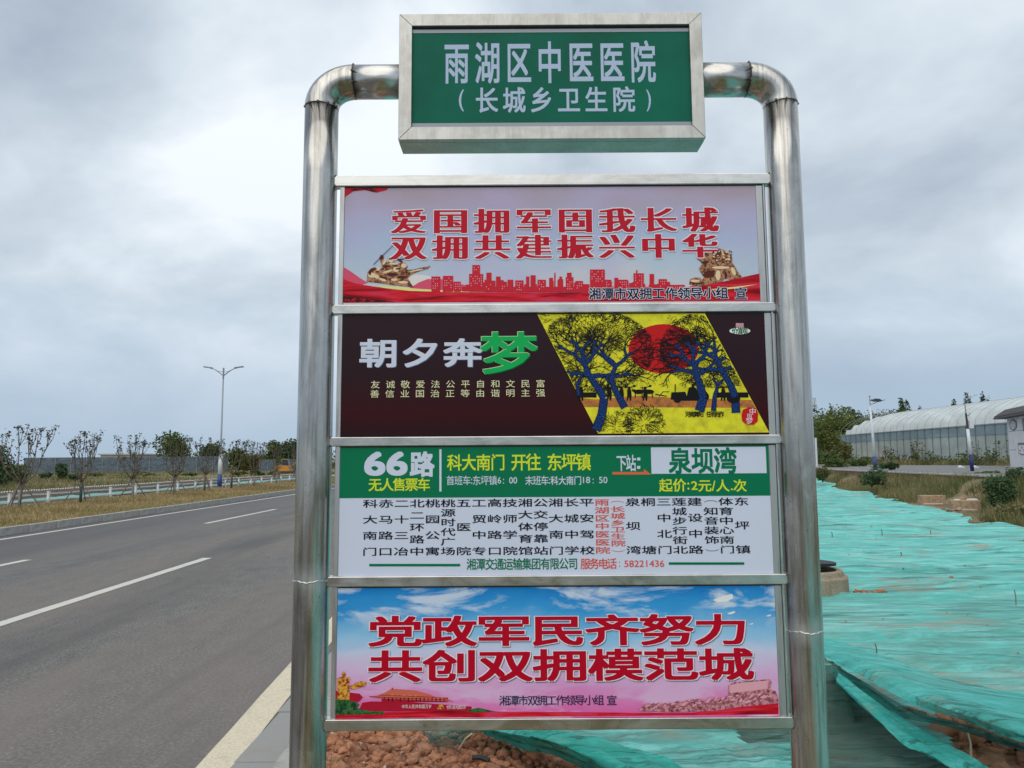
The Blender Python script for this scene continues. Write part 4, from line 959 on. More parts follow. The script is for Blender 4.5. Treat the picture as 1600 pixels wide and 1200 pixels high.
polys('printed_gate_wall', [[(560, 1112), (566, 1098), (580, 1096), (640, 1097), (737, 1104), (737, 1111), (640, 1111)], rect(596, 1090, 700, 1097)], P_WALLRED, P4, 3.6)
polys('printed_gate_roof', [[(577, 1088), (594, 1086), (600, 1084), (688, 1089), (710, 1096), (700, 1096), (592, 1091)], [(592, 1086), (602, 1082), (612, 1076), (650, 1079), (672, 1085), (680, 1089), (600, 1086)]], P_ROOF, P4, 4.4)
polys('printed_gate_detail', [seg(577, 1088.5, 700, 1094, .9, .9), seg(592, 1086, 680, 1089.6, .8, .8), ell(613, 1076, 1, 1.5, 8)]+[rect(x, 1090, x+1.6, 1096.5) for x in np.arange(600, 696, 6.2)], P_RIBD, P4, 5)
polys('printed_gate_detail', [rect(603+i*9, 1084.5+i*.4, 606+i*9, 1086+i*.4) for i in range(6)]+[[(683, 1106), (687, 1101), (692, 1101), (694, 1108), (684, 1108)]], P_COLG, P4, 5.4)
text_row('中华人民共和国万岁', 628, 674, 1101, 1107, 4.2, P_PALE, P4, 5.6); text_row('世界人民大团结万岁', 698, 728, 1102, 1108, 3.2, P_PALE, P4, 5.6)
polys('printed_column', [rect(527, 1062, 546, 1093), [(524, 1061), (530, 1058), (545, 1058), (549, 1062)], ell(537, 1054, 3.2, 5, 10), [(547, 1072), (556, 1067), (565, 1064), (573, 1066), (571, 1072), (560, 1075), (548, 1078)]], P_COLG, P4, 5)
polys('printed_column_base', [[(521, 1080), (527, 1079), (527, 1092), (521, 1093)], [(546, 1082), (562, 1084), (567, 1090), (560, 1097), (546, 1095)], ell(537, 1052, 2, 3, 8)], P_WALLRED, P4, 4.6)
st = [(995, 1111), (1003, 1104), (1010, 1099), (1016, 1098), (1022, 1101), (1030, 1098), (1040, 1101), (1050, 1100), (1058, 1095), (1066, 1097), (1078, 1092), (1084, 1094), (1092, 1092), (1100, 1096), (1110, 1094), (1118, 1090), (1130, 1090), (1138, 1086), (1138, 1071), (1146, 1066), (1170, 1064), (1203, 1061), (1206, 1066), (1203, 1076), (1212, 1080), (1216, 1090), (1216.4, 1099), (1160, 1104), (1120, 1110), (1060, 1113)]
shapes([st], P_STATUE, P4, 4, 'printed_monument')
shapes([[(1140, 1083), (1140, 1071), (1150, 1068), (1200, 1063), (1199, 1076), (1170, 1080)]], P_STATUEL, P4, 4.6, 'printed_monument_flag')
SR = random.Random(8)
def top(x):
    return 1100-(x-1005)*.1 if x < 1130 else 1087-(x-1130)*.06
shapes([ell(x, top(x)+SR.uniform(1, 12), SR.uniform(2.5, 6), SR.uniform(.9, 2.2), 9, SR.uniform(-.9, .2)) for x in np.arange(1012, 1208, 5.6)], P_STATUEL, P4, 5.2, 'printed_monument_light')
shapes([ell(x, top(x)+SR.uniform(1, 12), SR.uniform(1.8, 4.6), SR.uniform(.7, 1.5), 9, SR.uniform(-.9, .2)) for x in np.arange(1014, 1208, 5.2)], P_STATUED, P4, 5.8, 'printed_monument_dark')
def dove(x, y, s): return [[(x-s, y+s*.1), (x-s*.3, y-s*.2), (x+s*.2, y-s*.35), (x+s*.9, y-s*.5), (x+s, y-s*.1), (x+s*.4, y+s*.25), (x-s*.5, y+s*.35)]]
polys('printed_dove', dove(1130, 936, 16)+dove(1142, 958, 6)+dove(1201, 962, 4)+dove(1174, 975, 3)+dove(1145, 957, 4), P_CLOUDW, P4, 2)

# ------------------------------------------------------------------ vegetation meshes
def leaf_quads(C, size, seed, aspect=.55, up=.2):
    r = np.random.default_rng(seed); n = len(C)
    a = r.normal(size=(n, 3)); a[:, 2] = a[:, 2]*.7+up; a /= np.linalg.norm(a, axis=1)[:, None]
    b = np.cross(a, r.normal(size=(n, 3))); b /= np.linalg.norm(b, axis=1)[:, None]
    s = size*r.uniform(.6, 1.3, n)[:, None]
    V = np.stack([C-a*s*.5, C+b*s*aspect*.5, C+a*s*.5, C-b*s*aspect*.5], 1).reshape(-1, 3)
    F = np.arange(4*n).reshape(n, 4); return V, F, np.repeat(r.random(n)*.6, 4)
def foliage(n, lobes, size, seed, name, mat, hollow=.5, floor=0.):
    """lobes: (cx,cy,cz,rx,ry,rz) ellipsoids, light clumps above dark ones come from the light"""
    r = np.random.default_rng(seed); L = np.array(lobes); w_ = L[:, 3]*L[:, 5]; idx = r.choice(len(L), n, p=w_/w_.sum())
    d = r.normal(size=(n, 3)); d /= np.linalg.norm(d, axis=1)[:, None]; rad = r.uniform(hollow, 1.06, n)**.8
    ph = np.array([mn.noise(Vector(q)*2.2+Vector((seed, 0, 0))) for q in d]); rad *= 1+.35*ph
    C = L[idx, :3]+d*L[idx, 3:]*rad[:, None]; C[:, 2] = np.maximum(C[:, 2], floor)
    V, F, a = leaf_quads(C, size, seed)
    cl = np.array([.5+.9*mn.noise(Vector(c)*(1.6/max(.5, L[:, 3].mean()))) for c in C]); a = np.clip(a+.4*np.repeat(cl, 4), 0, 1)
    return mesh_data(name, V, F, mat, attr=a)
def rl(seed, n, w_, h, z0=.5, sq=.6):
    r = random.Random(seed); out = []
    for i in range(n):
        a = r.uniform(0, 6.28); q = r.uniform(0, .6); z = r.uniform(z0, 1)
        out.append((w_*q*math.cos(a), w_*q*math.sin(a), h*(z0+(1-z0)*.5+(z-.75)*.6), w_*r.uniform(.3, .5), w_*r.uniform(.3, .5), h*r.uniform(.16, .3)*sq*1.6))
    return out
def blades(name, pos, hgt, wid, mat, seed, lean=.5):
    r = np.random.default_rng(seed); n = len(pos); a = r.uniform(0, 6.283, n); h = r.uniform(hgt[0], hgt[1], n)*(r.random(n)**.5*.6+.5)
    dx, dy = np.cos(a)*wid/2, np.sin(a)*wid/2; l1, l2 = r.normal(0, lean, n)*h, r.normal(0, lean, n)*h
    V = np.stack([np.stack([pos[:, 0]-dx, pos[:, 1]-dy, pos[:, 2]-.02], 1), np.stack([pos[:, 0]+dx, pos[:, 1]+dy, pos[:, 2]-.02], 1), np.stack([pos[:, 0]+l1, pos[:, 1]+l2, pos[:, 2]+h], 1)], 1).reshape(-1, 3)
    pn = np.array([mn.noise(Vector((p[0]*.35, p[1]*.35, seed))) for p in pos]); at = np.clip(r.random(n)*.6+.2+pn*.7, 0, 1)
    o = obj(name, V, np.arange(3*n).reshape(n, 3), mat, attr=np.repeat(at, 3)); o['kind'] = 'stuff'; return o

# ------------------------------------------------------------------ LEFT SIDE
XT = -15.75
def hleft(x, y):
    if x > -20.2: return .12+.02*fbm(x*.8, y*.8)
    return .10+.35*sst(-20.5, -30, x)*(.8+.3*fbm(x*.08, y*.08))*sst(140, 70, y)+.10*fbm(x*.4, y*.4)
grid('grass_verge', np.linspace(-16.9, XK-.15, 14), np.concatenate([np.linspace(2, 80, 120), np.linspace(85, 400, 20)]), hleft, GRASSG, kind='structure')
PAVE = pmat('pale_cycle_path', (.26, .27, .28), .85, var=(3, (.20, .19, .18), .4, .7))
obj('cycle_path', [(-17.6, 2, .10), (-16.9, 2, .10), (-16.9, 400, .10), (-17.6, 400, .10)], [(0, 1, 2, 3)], PAVE)['kind'] = 'structure'
grid('field', np.concatenate([np.linspace(-110, -45, 30), np.linspace(-43, -17.6, 50)]), np.linspace(10, 150, 90), hleft, FIELD, kind='structure')
r = np.random.default_rng(2)
n = 46000; yy = 11+62*r.random(n)**1.7; xx = r.uniform(-16.9, XK-.17, n)
blades('dry_grass', np.stack([xx, yy, np.full(n, .13)], 1), (.05, .16), .022, DRY, 3, .7)
n = 46000; yy = 22+75*r.random(n)**1.3; xx = -20.6-50*r.random(n)**1.5*(yy/80)
pos = np.stack([xx, yy, np.array([hleft(a, b) for a, b in zip(xx, yy)])], 1)
nn = np.array([mn.noise(Vector((p[0]*.12, p[1]*.12, 8))) for p in pos]); pos = pos[nn > -.18]
blades('field_weeds', pos, (.08, .34), .05, WEED, 4, .4)

# turquoise netting strip beside the path
V = []; ysl = np.linspace(20, 95, 260)
for y in ysl:
    for u in np.linspace(0, 1, 8):
        x = -17.85-1.15*u-.2*fn(y*.3, 3); V.append((x, y, .13+.09*abs(fbm(x*1.2, y*.9))+.05*math.sin(u*3.1)))
F = [(j*8+i, j*8+i+1, (j+1)*8+i+1, (j+1)*8+i) for j in range(len(ysl)-1) for i in range(7)]
o = obj('netting_strip', np.array(V), np.array(F), NETF, smooth=True); tag(o, 'long strip of pale turquoise netting between the low white railing and the picket edging', 'netting')

# low white guard rail
gr = thing('low_railing', (-17.05, 22, .1), 'low white railing with square posts along the far side of the verge', 'railing')
pme = None
for i in range(26):
    y = 25.2-2.1*4+i*2.1
    if i in (6, 8): pass
    bb = MB().box((-.04, -.04, 0), (.04, .04, .42)).box((-.048, -.048, .42), (.048, .048, .445)).box((-.10, -.10, 0), (.10, .10, .03))
    if pme is None: pme = mesh_data('post', bb.v, bb.f, WHITEM)
    link('post', pme, gr, (0, y-22, 0))
MB().box((-17.07, 14, .21), (-17.03, 72, .26)).build('rail', WHITEM, gr)
MB().box((-17.064, 14, .12), (-17.036, 72, .145)).build('rail', WHITEM, gr)

# picket edging
pf = thing('picket_edging', (-19.9, 24, .1), 'row of short arched concrete pickets with white tips beyond the railing', 'fence')
bb = MB(); bb.box((-.03, -.04, 0), (.03, .04, .34)); 
for k in range(5):
    a0, a1 = math.pi*k/5, math.pi*(k+1)/5
    bb.add([(-.03, -.04*math.cos(a0), .34+.04*math.sin(a0)), (.03, -.04*math.cos(a0), .34+.04*math.sin(a0)), (.03, -.04*math.cos(a1), .34+.04*math.sin(a1)), (-.03, -.04*math.cos(a1), .34+.04*math.sin(a1))], [(0, 1, 2, 3)], 1)
bb.box((-.034, -.055, .14), (.038, .055, .21), 1)
pkm = mesh_data('picket', bb.v, bb.f, [PICK, PICKW], midx=bb.m)
for i in range(270): link('picket', pkm, pf, (.01*math.sin(i*.7), i*.165, random.uniform(-.01, .01)))
MB().box((-19.885, 24, .38), (-19.875, 69, .40)).build('top_wire', GALV, pf)

# staked saplings
def sapling(seed, h=2.65, spread=.75):
    r = random.Random(seed); tb = MB(); tips = []; mids = []
    tb.tube([(0, 0, 0), (.02, 0, .4), (0, .02, .78)], [.045, .042, .05], 7)
    ns = r.randint(7, 9)
    for i in range(ns):
        a = 2*math.pi*i/ns+r.uniform(-.3, .3); sp = spread*r.uniform(.35, 1.05); p = Vector((0, .02, .72+r.uniform(0, .12))); pts = [p.copy()]
        end = Vector((sp*math.cos(a), sp*math.sin(a), h*r.uniform(.84, 1.0)))
        for k in range(1, 7):
            t = k/6; q = p.lerp(end, t); rad = (t**.42); q.x = end.x*rad+r.uniform(-.04, .04); q.y = end.y*rad+r.uniform(-.04, .04); pts.append(q)
        tb.tube(pts, [.023*(1-.72*k/6) for k in range(7)], 5); tips.append(pts[-1]); mids += pts[2:]
        for _ in range(r.randint(2, 4)):
            k = r.randint(2, 4); q = pts[k]; an = r.uniform(0, 6.28); e = Vector((q.x+.22*math.cos(an), q.y+.22*math.sin(an), min(h*1.02, q.z+r.uniform(.4, .9)))); m_ = q.lerp(e, .4)+Vector((.06*math.cos(an), .06*math.sin(an), 0))
            tb.tube([q, m_, e], [.012, .009, .006], 4); tips.append(e)
    me1 = mesh_data('trunk', tb.v, tb.f, BARK, smooth=True)
    C = []
    for t in tips:
        for _ in range(r.randint(9, 19)): C.append((t.x+r.gauss(0, .05), t.y+r.gauss(0, .05), t.z-abs(r.gauss(0, .12))+.03))
    for t in mids:
        for _ in range(r.randint(0, 2)): C.append((t.x+r.gauss(0, .05), t.y+r.gauss(0, .07), t.z+r.gauss(0, .1)))
    for _ in range(70): C.append((r.gauss(0, .22), r.gauss(0, .22), 1.0+abs(r.gauss(0, .22))))
    V, F, a = leaf_quads(np.array(C), .085, seed, .6); me2 = mesh_data('crown', V, F, LEAFB, attr=np.clip(a*1.3, 0, 1))
    return me1, me2
SAP = [sapling(s, 2.65, sp) for s, sp in ((21, .85), (22, .6), (23, .8), (24, .7))]
pw = MB().tube([(0, 0, 0), (0, 0, .60)], .049, 8); wrapme = mesh_data('trunk_wrap', pw.v, pw.f, WRAP, smooth=True); limeme = mesh_data('trunk_wrap', pw.v, pw.f, LIME, smooth=True)
props = []
for k in range(3):
    a = 2*math.pi*k/3+.5; props.append(mesh_data('prop', *(lambda t: (t.v, t.f))(MB().tube([(.62*math.cos(a), .62*math.sin(a), -.05), (.03*math.cos(a), .03*math.sin(a), .86)], .022, 6)), STAKE))
TL = [(31, 24.0, 'nearest staked sapling of the verge, at the left edge of the photo'), (126, 27.2, 'slim staked sapling with dark wrapped trunk, second from the left edge'), (207, 30.5, 'third staked sapling, its branches in front of the hoarding'),
      (272, 34.0, 'fourth staked sapling, in front of the round green tree'), (319, 37.3, 'fifth staked sapling, just left of the street lamp'), (361, 40.8, 'sixth staked sapling, just right of the street lamp'), (397, 44.5, 'seventh staked sapling, right of the end of the long hoarding'),
      (431, 48.5, 'eighth staked sapling, in front of the short hoarding'), (462, 53, 'farthest staked sapling, beside the left post of the sign')]
for i, (px, Y, lab) in enumerate(TL):
    x = S(px, 780, Y)[0]; t = thing('sapling', (x, Y, .12), lab, 'tree', 'staked saplings along the verge', rz=i*1.3)
    me1, me2 = SAP[[0, 1, 2, 3, 2, 0, 3, 1, 0][i]]; sc = [1.0, .98, .97, .99, 1.0, 1.0, 1.02, 1.05, 1.05][i]; t.scale = (sc, sc, sc)
    link('trunk', me1, t); link('crown', me2, t); link('trunk_wrap', wrapme if i in (1, 4, 5) else limeme, t)
    for p in props: link('prop', p, t)
# undistinguished continuation past the sign's left post
# street lamp with two arms
def street_lamp(x, y, z, h, label, arm=1.1, white=True):
    t = thing('street_lamp', (x, y, z), label, 'street lamp')
    if white:
        MB().tube([(x, y, z), (x, y, z+.75)], .13, 14).build('blue_base', BLUEM, t, smooth=True)
        MB().tube([(x, y, z+.752), (x, y, z+1.9)], [.125, .10], 14).build('pole', WHITEM, t, smooth=True)
        MB().tube([(x, y, z+1.902), (x, y, z+2.0), (x, y, h-.2)], [.075, .055, .035], 12).build('upper_pole', GALV, t, smooth=True)
        MB().box((x-.2, y-.2, z-.02), (x+.2, y+.2, z+.03)).build('base_plate', GALV, t)
    else: MB().tube([(x, y, z), (x, y, h-.2)], [.12, .05], 8).build('pole', GALV, t, smooth=True)
    MB().tube([(x, y, h-.5), (x, y, h+.12)], .05, 8).build('finial', GALV, t)
    for s in (-1, 1):
        a_ = MB(); a_.tube([(x, y, h-.35), (x+s*arm*.35, y, h-.12), (x+s*arm*.7, y, h+.06), (x+s*arm, y, h+.12)], [.03, .028, .025, .022], 6)
        a_.tube([(x, y, h-.12), (x+s*arm*.3, y, h-.10), (x+s*arm*.55, y, h+.0)], .014, 5); a_.build('arm', GALV, t)
        hd = MB(); hd.prism([(arm*.78, .10), (arm*.80, .15), (arm*1.38, .22), (arm*1.42, .18), (arm*1.38, .15)], lambda u, v: (x+s*u, y-.09, h+v), lambda u, v: (x+s*u, y+.09, h+v)); hd.build('lamp_head', GALV, t)
    return t
LY = 42.5; lx = S(343, 760, LY)[0]; street_lamp(lx, LY, .12, S(346, 578, LY)[2], 'tall white street lamp with two arms and blue foot beyond the verge', .82)

# hoardings
HO = pmat('grey_hoarding_sheet', (.12, .155, .19), .75, var=[(1.1, (.08, .11, .14), .42, .6, (.8, 1, 2.2)), (5, (.19, .23, .27), .54, .7, (.4, 1, 1.6))], bump=(1.5, .8, .12, (1, 1, 1.5)))
def hoarding(px0, px1, Y, ptop, zb, label, wid=2.0):
    x0, x1 = S(px0, 720, Y)[0], S(px1, 720, Y)[0]; t = thing('hoarding', ((x0+x1)/2, Y, zb), label, 'hoarding'); n = max(2, round((x1-x0)/wid)); zt_ = S((px0+px1)/2, ptop, Y)[2]
    rr = random.Random(int(px0))
    for i in range(n):
        a, b = x0+(x1-x0)*i/n, x0+(x1-x0)*(i+1)/n; K = 7; V = []
        for jz in range(K):
            for jx in range(K):
                u, v = jx/(K-1), jz/(K-1); V.append((a+.02+(b-a-.04)*u, Y-.14*math.sin(u*math.pi)*(.3+rr.random()*.3)+.05*math.sin((u*1.5+v*(2.2 if i % 3 else -1.7))*6.28+i), zb+(zt_-zb+rr.uniform(-.02, .02)*(jz == K-1))*v))
        obj('sheet', V, [(jz*K+jx, jz*K+jx+1, (jz+1)*K+jx+1, (jz+1)*K+jx) for jz in range(K-1) for jx in range(K-1)], HO, t, smooth=True)
        MB().box((a-.03, Y-.06, zb), (a+.03, Y+.1, zt_+.03)).build('fence_post', GALV, t)
    MB().box((x0, Y+.02, zt_-.02), (x1, Y+.06, zt_+.03)).build('top_rail', GALV, t)
hoarding(38, 357, 94, 714.5, -.2, 'long grey blue sheet hoarding across the field left of the sign')
hoarding(406, 432, 104, 718.5, -.2, 'short grey blue hoarding behind the eighth sapling')
hoarding(440, 466, 112, 718, -.2, 'dark blue grey hoarding behind the yellow excavator')
o = MB().box((S(157, 712, 190)[0], 190, 0), (S(214, 712, 190)[0], 205, S(180, 711, 190)[2])).box((S(157, 712, 190)[0]-.5, 189.6, S(180, 711, 190)[2]), (S(214, 712, 190)[0]+.5, 205.4, S(180, 710, 190)[2]+.2)).build('flat_building', pmat('pale_render', (.42, .42, .38), .8)); tag(o, 'low pale flat roofed building just showing above the long hoarding', 'building')

# small excavator
YEL = pmat('excavator_yellow', (.62, .26, .03), .45, var=(6, (.45, .2, .05), .5, .8)); TYRE = pmat('track_rubber', (.03, .03, .03), .8); GLS = pmat('dark_glass', (.04, .05, .06), .1)
ex, ey = S(446, 735, 84)[0], 84.; ez = .1
e = thing('excavator', (ex, ey, ez), 'small orange yellow excavator working near the short hoarding', 'excavator')
for s in (-.55, .55): MB().prism([(-.9, 0), (-1.05, .2), (-.9, .42), (.9, .42), (1.05, .2), (.9, 0)], lambda u, v: (ex+u, ey+s-.15, ez+v), lambda u, v: (ex+u, ey+s+.15, ez+v)).build('track', TYRE, e)
MB().prism([(-1.0, .45), (-1.05, .95), (-.6, 1.1), (.35, 1.05), (.6, .8), (.6, .45)], lambda u, v: (ex+u, ey-.6, ez+v), lambda u, v: (ex+u, ey+.6, ez+v)).build('body', YEL, e)
MB().prism([(-.25, 1.1), (-.2, 1.75), (.35, 1.75), (.5, 1.1)], lambda u, v: (ex+u, ey-.5, ez+v), lambda u, v: (ex+u, ey+.1, ez+v)).build('cab', GLS, e)
MB().box((ex-.28, ey-.55, ez+1.75), (ex+.42, ey+.15, ez+1.82)).build('cab_roof', YEL, e)
MB().tube([(ex+.5, ey+.2, ez+.8), (ex+1.1, ey+.2, ez+1.35), (ex+1.55, ey+.2, ez+1.1)], [.12, .1, .09], 6).tube([(ex+1.55, ey+.2, ez+1.1), (ex+1.5, ey+.2, ez+.4)], .08, 6).build('arm', YEL, e)
MB().prism([(1.3, .05), (1.35, .42), (1.65, .42), (1.7, .15)], lambda u, v: (ex+u, ey, ez+v), lambda u, v: (ex+u, ey+.45, ez+v)).build('bucket', YEL, e)

# trees and bushes (left)
def bush(nm, px, py, Y, wpx, hpx, mats, label, cat='bush', n=900, size=None, seed=1, lobes=9, trunk=False, zb=None, group=None, z0=.3, sq=.6):
    """px,py: foot in the photo; size in photo pixels converted to metres at depth Y"""
    x, _, z = S(px, py, Y); W = wpx/FPX*Y; H = hpx/FPX*Y
    if zb is not None: H += z-zb; z = zb
    t = thing(nm, (x, Y, z), label, cat, group)
    me = foliage(n, rl(seed, lobes, W/2*1.15, H, z0, sq), size or max(.12, Y/FPX*4.2), seed, 'crown', mats)
    link('crown' if trunk else 'foliage', me, t)
    r = random.Random(seed); tb = MB()
    if trunk:
        tb.tube([(0, 0, -.1), (.03*H, 0, H*.35), (0, .02*H, H*.7)], [H*.035, H*.025, H*.01], 7)
        for k in range(4): a = r.uniform(0, 6.28); tb.tube([(.02*H, 0, H*.35), (W*.2*math.cos(a), W*.2*math.sin(a), H*.6), (W*.35*math.cos(a), W*.35*math.sin(a), H*.8)], [H*.015, H*.01, H*.005], 5)
        link('trunk', mesh_data('trunk', tb.v, tb.f, BARK, smooth=True), t)
    else:
        for k in range(5): a = r.uniform(0, 6.28); tb.tube([(0, 0, -.1), (W*.15*math.cos(a), W*.15*math.sin(a), H*.35), (W*.28*math.cos(a), W*.28*math.sin(a), H*.7)], [.03, .02, .01], 5)
        link('stem', mesh_data('stem', tb.v, tb.f, BARK, smooth=True), t)
    return t
bush('broadleaf_tree', -12, 756, 40, 62, 68, LEAFD, 'dark broad leafed tree cut by the left edge of the photo', 'tree', 2600, .17, 31, 12, True, .2, z0=.1)
bush('shrub', 22, 756, 46, 50, 34, LEAFD, 'dark leafy shrub behind the nearest sapling', n=1300, seed=32, zb=.3, z0=.1)
bush('shrub', 97, 750, 52, 26, 27, LEAFD, 'upright dark green shrub in front of the hoarding between the first two saplings', n=700, seed=33, zb=.4, z0=.1, sq=.8)
bush('shrub', 72, 750, 55, 22, 13, LEAFD, 'low dark shrub left of the upright one before the hoarding', n=400, seed=34, zb=.4, z0=.1)
bush('shrub', 118, 752, 50, 20, 12, LEAFD, 'low dark shrub right of the upright one before the hoarding', n=350, seed=35, zb=.4, z0=.1)
bush('broadleaf_tree', 268, 742, 100, 62, 64, LEAF, 'round green tree rising behind the long hoarding near the fourth sapling', 'tree', 2200, .42, 36, 12, True, 0, z0=.35)
bush('broadleaf_tree', 330, 742, 118, 60, 50, LEAFD, 'low green tree clump behind the hoarding left of the lamp', 'tree', 1500, .5, 37, 10, True, 0, z0=.35)
bush('broadleaf_tree', 372, 742, 114, 44, 42, LEAF, 'olive tree at the right end of the long hoarding', 'tree', 1600, .5, 38, 10, True, 0, z0=.25)
bush('broadleaf_tree', 396, 742, 108, 40, 36, LEAFR, 'yellowish green tree between the two hoardings', 'tree', 1500, .45, 39, 10, True, 0, z0=.2)
bush('broadleaf_tree', 428, 742, 124, 42, 50, LEAF, 'green tree above the short hoarding', 'tree', 1600, .5, 40, 10, True, 0, z0=.3)
bush('broadleaf_tree', 458, 742, 116, 46, 60, LEAFD, 'tall dark tree beside the left post of the sign', 'tree', 2200, .5, 41, 12, True, 0, z0=.3)
for i, (px, w_, h_, sd) in enumerate([(150, 30, 8, 51), (225, 40, 10, 52), (300, 30, 9, 53), (372, 24, 14, 54), (398, 26, 16, 55), (425, 30, 13, 56), (20, 40, 10, 57)]):
    bush('weed_clump', px, 748, 62, w_, h_, WEED if i % 2 else LEAF, ['low olive weeds on the bank under the hoarding between the first saplings', 'weeds on the bank between the third and fourth saplings', 'weeds on the bank left of the lamp', 'weeds at the right end of the long hoarding', 'tall weeds between the two hoardings', 'weeds below the short hoarding', 'weeds on the bank at the left edge'][i], 'weeds', 500, .2, sd, 6, zb=.5, z0=.05)

# ------------------------------------------------------------------ RIGHT SIDE
# path on the plateau and its retaining wall
def onwall(t, off, z): return (W1[0]+wd.x*t+wn.x*off, W1[1]+wd.y*t+wn.y*off, z)
LW = math.hypot(W2[0]-W1[0], W2[1]-W1[1])
rw = thing('retaining_wall', onwall(0, 0, .3), 'low weathered brick retaining wall with pale concrete cap below the path', 'wall')
V = [onwall(t, o_, z) for t in (-8, LW+25) for o_ in (-.22, .04) for z in (.1, .86)]
obj('brickwork', V, [(0, 1, 5, 4), (1, 3, 7, 5), (3, 2, 6, 7), (2, 0, 4, 6), (0, 2, 3, 1), (4, 5, 7, 6)], BRICKM, rw)
V = [onwall(t, o_, z) for t in (-8.1, LW+25) for o_ in (-.25, .1) for z in (.862, .925)]
obj('wall_cap', V, [(0, 1, 5, 4), (1, 3, 7, 5), (3, 2, 6, 7), (2, 0, 4, 6), (0, 2, 3, 1), (4, 5, 7, 6)], CAPM, rw)
V = [onwall(-30, .12, .93), onwall(LW+60, .12, .93), onwall(LW+60, 17, .93), onwall(-30, 17, .93)]
obj('path', V, [(0, 1, 2, 3)], PATHM)['kind'] = 'structure'

obj('hill', [(x, y, z) for (x, z) in zip([S(px, 700, 118)[0] for px in range(1180, 1701, 40)], [S(px, 664+8*math.sin(px*.05), 118)[2] for px in range(1180, 1701, 40)]) for y, z in ((104, .5), (118, z), (160, z+.5))],
    [(3*i, 3*i+3, 3*i+4, 3*i+1) for i in range(13)]+[(3*i+1, 3*i+4, 3*i+5, 3*i+2) for i in range(13)], FIELD, smooth=True)['kind'] = 'structure'
# greenhouse: eave line runs straight away from the camera
GX, GY0, GY1, GZ, GE, GW, GH = 41.4, 60.5, 93., .92, 4.46, 11.0, 7.0
gh = thing('greenhouse', (GX+GW/2, (GY0+GY1)/2, GZ), 'long arched plastic film greenhouse with its far end stripped to bare hoops', 'greenhouse')
def film(name, c, tr, rough=.35):
    def bld(t, b, o):
        n = t.noise(t.coord('Object', (1, .6, 1)), .9, 6, .6, .5); cc = t.mix(t.ramp(n, [(.35, 0.), (.65, 1.)]), c, tuple(v*.78 for v in c)); t.set(b, 'Base Color', cc)
        x = t.n('ShaderNodeBsdfTransparent'); m = t.n('ShaderNodeMixShader'); m.inputs[0].default_value = tr; t.t.links.new(b.outputs[0], m.inputs[1]); t.t.links.new(x.outputs[0], m.inputs[2]); t.t.links.new(m.outputs[0], o.inputs[0])
    return pmat(name, rough=rough, build=bld)
FROOF = film('roof_film', (.70, .76, .76), .12); FUP = film('upper_side_film', (.27, .38, .45), .25); FLO = film('lower_side_film', (.58, .65, .63), .32); FEND = film('end_film', (.42, .50, .52), .25)
GRIB = pmat('greenhouse_frame', (.22, .26, .28), .5, .3)
NB_ = 24; dy = (GY1-GY0)/NB_
def arch(y, off=0.): return [(GX+GW/2-GW/2*math.cos(a)-0*off, y, GE+off+(GH-GE)*math.sin(a)) for a in np.linspace(0, math.pi, 15)]
bands = [(GZ+.25, 3.55, FLO, 'side_sheet'), (3.57, GE-.02, FUP, 'upper_side_sheet'), (GZ, GZ+.24, FUP, 'ground_sheet')]
for i in range(NB_):
    y0, y1 = GY0+i*dy, GY0+(i+1)*dy
    if i < NB_-6:
        A0, A1 = arch(y0, .04), arch(y1-.008, .04); obj('roof_sheet', A0+A1, [(k, k+1, k+16, k+15) for k in range(14)], FROOF, gh, smooth=True)
    elif i < NB_-1:
        A0, A1 = arch(y0, .04), arch(y1-.008, .04); k1 = max(1, 5-(i-(NB_-6))); fr = [(k, k+1, k+16, k+15) for k in range(k1)]
        obj('roof_sheet', A0+A1, fr, FROOF, gh, smooth=True)
    for (z0, z1, m, nm) in bands:
        obj(nm, [(GX, y0+.02, z0), (GX-.04, (y0+y1)/2, z0), (GX, y1-.02, z0), (GX, y1-.02, z1), (GX-.04, (y0+y1)/2, z1), (GX, y0+.02, z1)], [(0, 1, 4, 5), (1, 2, 3, 4)], m, gh)
for i in range(NB_+1):
    y = GY0+i*dy; MB().tube(arch(y, .045), .022, 5, cap=False).build('hoop', GALV if i < NB_-5 else GRIB, gh)
    MB().box((GX-.055, y-.02, GZ-.1), (GX+.02, y+.02, GE)).build('side_post', GRIB, gh)
    if i % 3 == 0 and i < NB_:
        MB().tube([(GX+.07, y, 3.5), (GX+.07, y+dy*1.5, GZ)], .035, 5).build('brace', WHITEM, gh); MB().tube([(GX+.16, y, GZ), (GX+.16, y-dy*1.5+.01, 3.5)], .035, 5).build('brace', GRIB, gh)
MB().box((GX-.09, GY0-.05, GE-.05), (GX+.02, GY1+.05, GE+.05)).build('eave_beam', GALV, gh)
MB().box((GX-.07, GY0, 3.545), (GX-.02, GY1, 3.575)).build('mid_rail', GRIB, gh)
for nm, y in (('end_sheet', GY0-.03),):
    A_ = [(p[0], y, p[2]-.02) for p in arch(y)]; obj(nm, A_+[(GX+GW, y, GZ), (GX, y, GZ)], [tuple(range(17))], FEND, gh)
MB().tube([(GX+GW, y_, z_) for y_, z_ in ((GY0, GE), (GY1, GE))], .05, 5).build('eave_beam', GALV, gh)
MB().box((GX+GW-.03, GY0, GZ), (GX+GW+.03, GY1, GE)).build('far_side_sheet', FEND, gh)

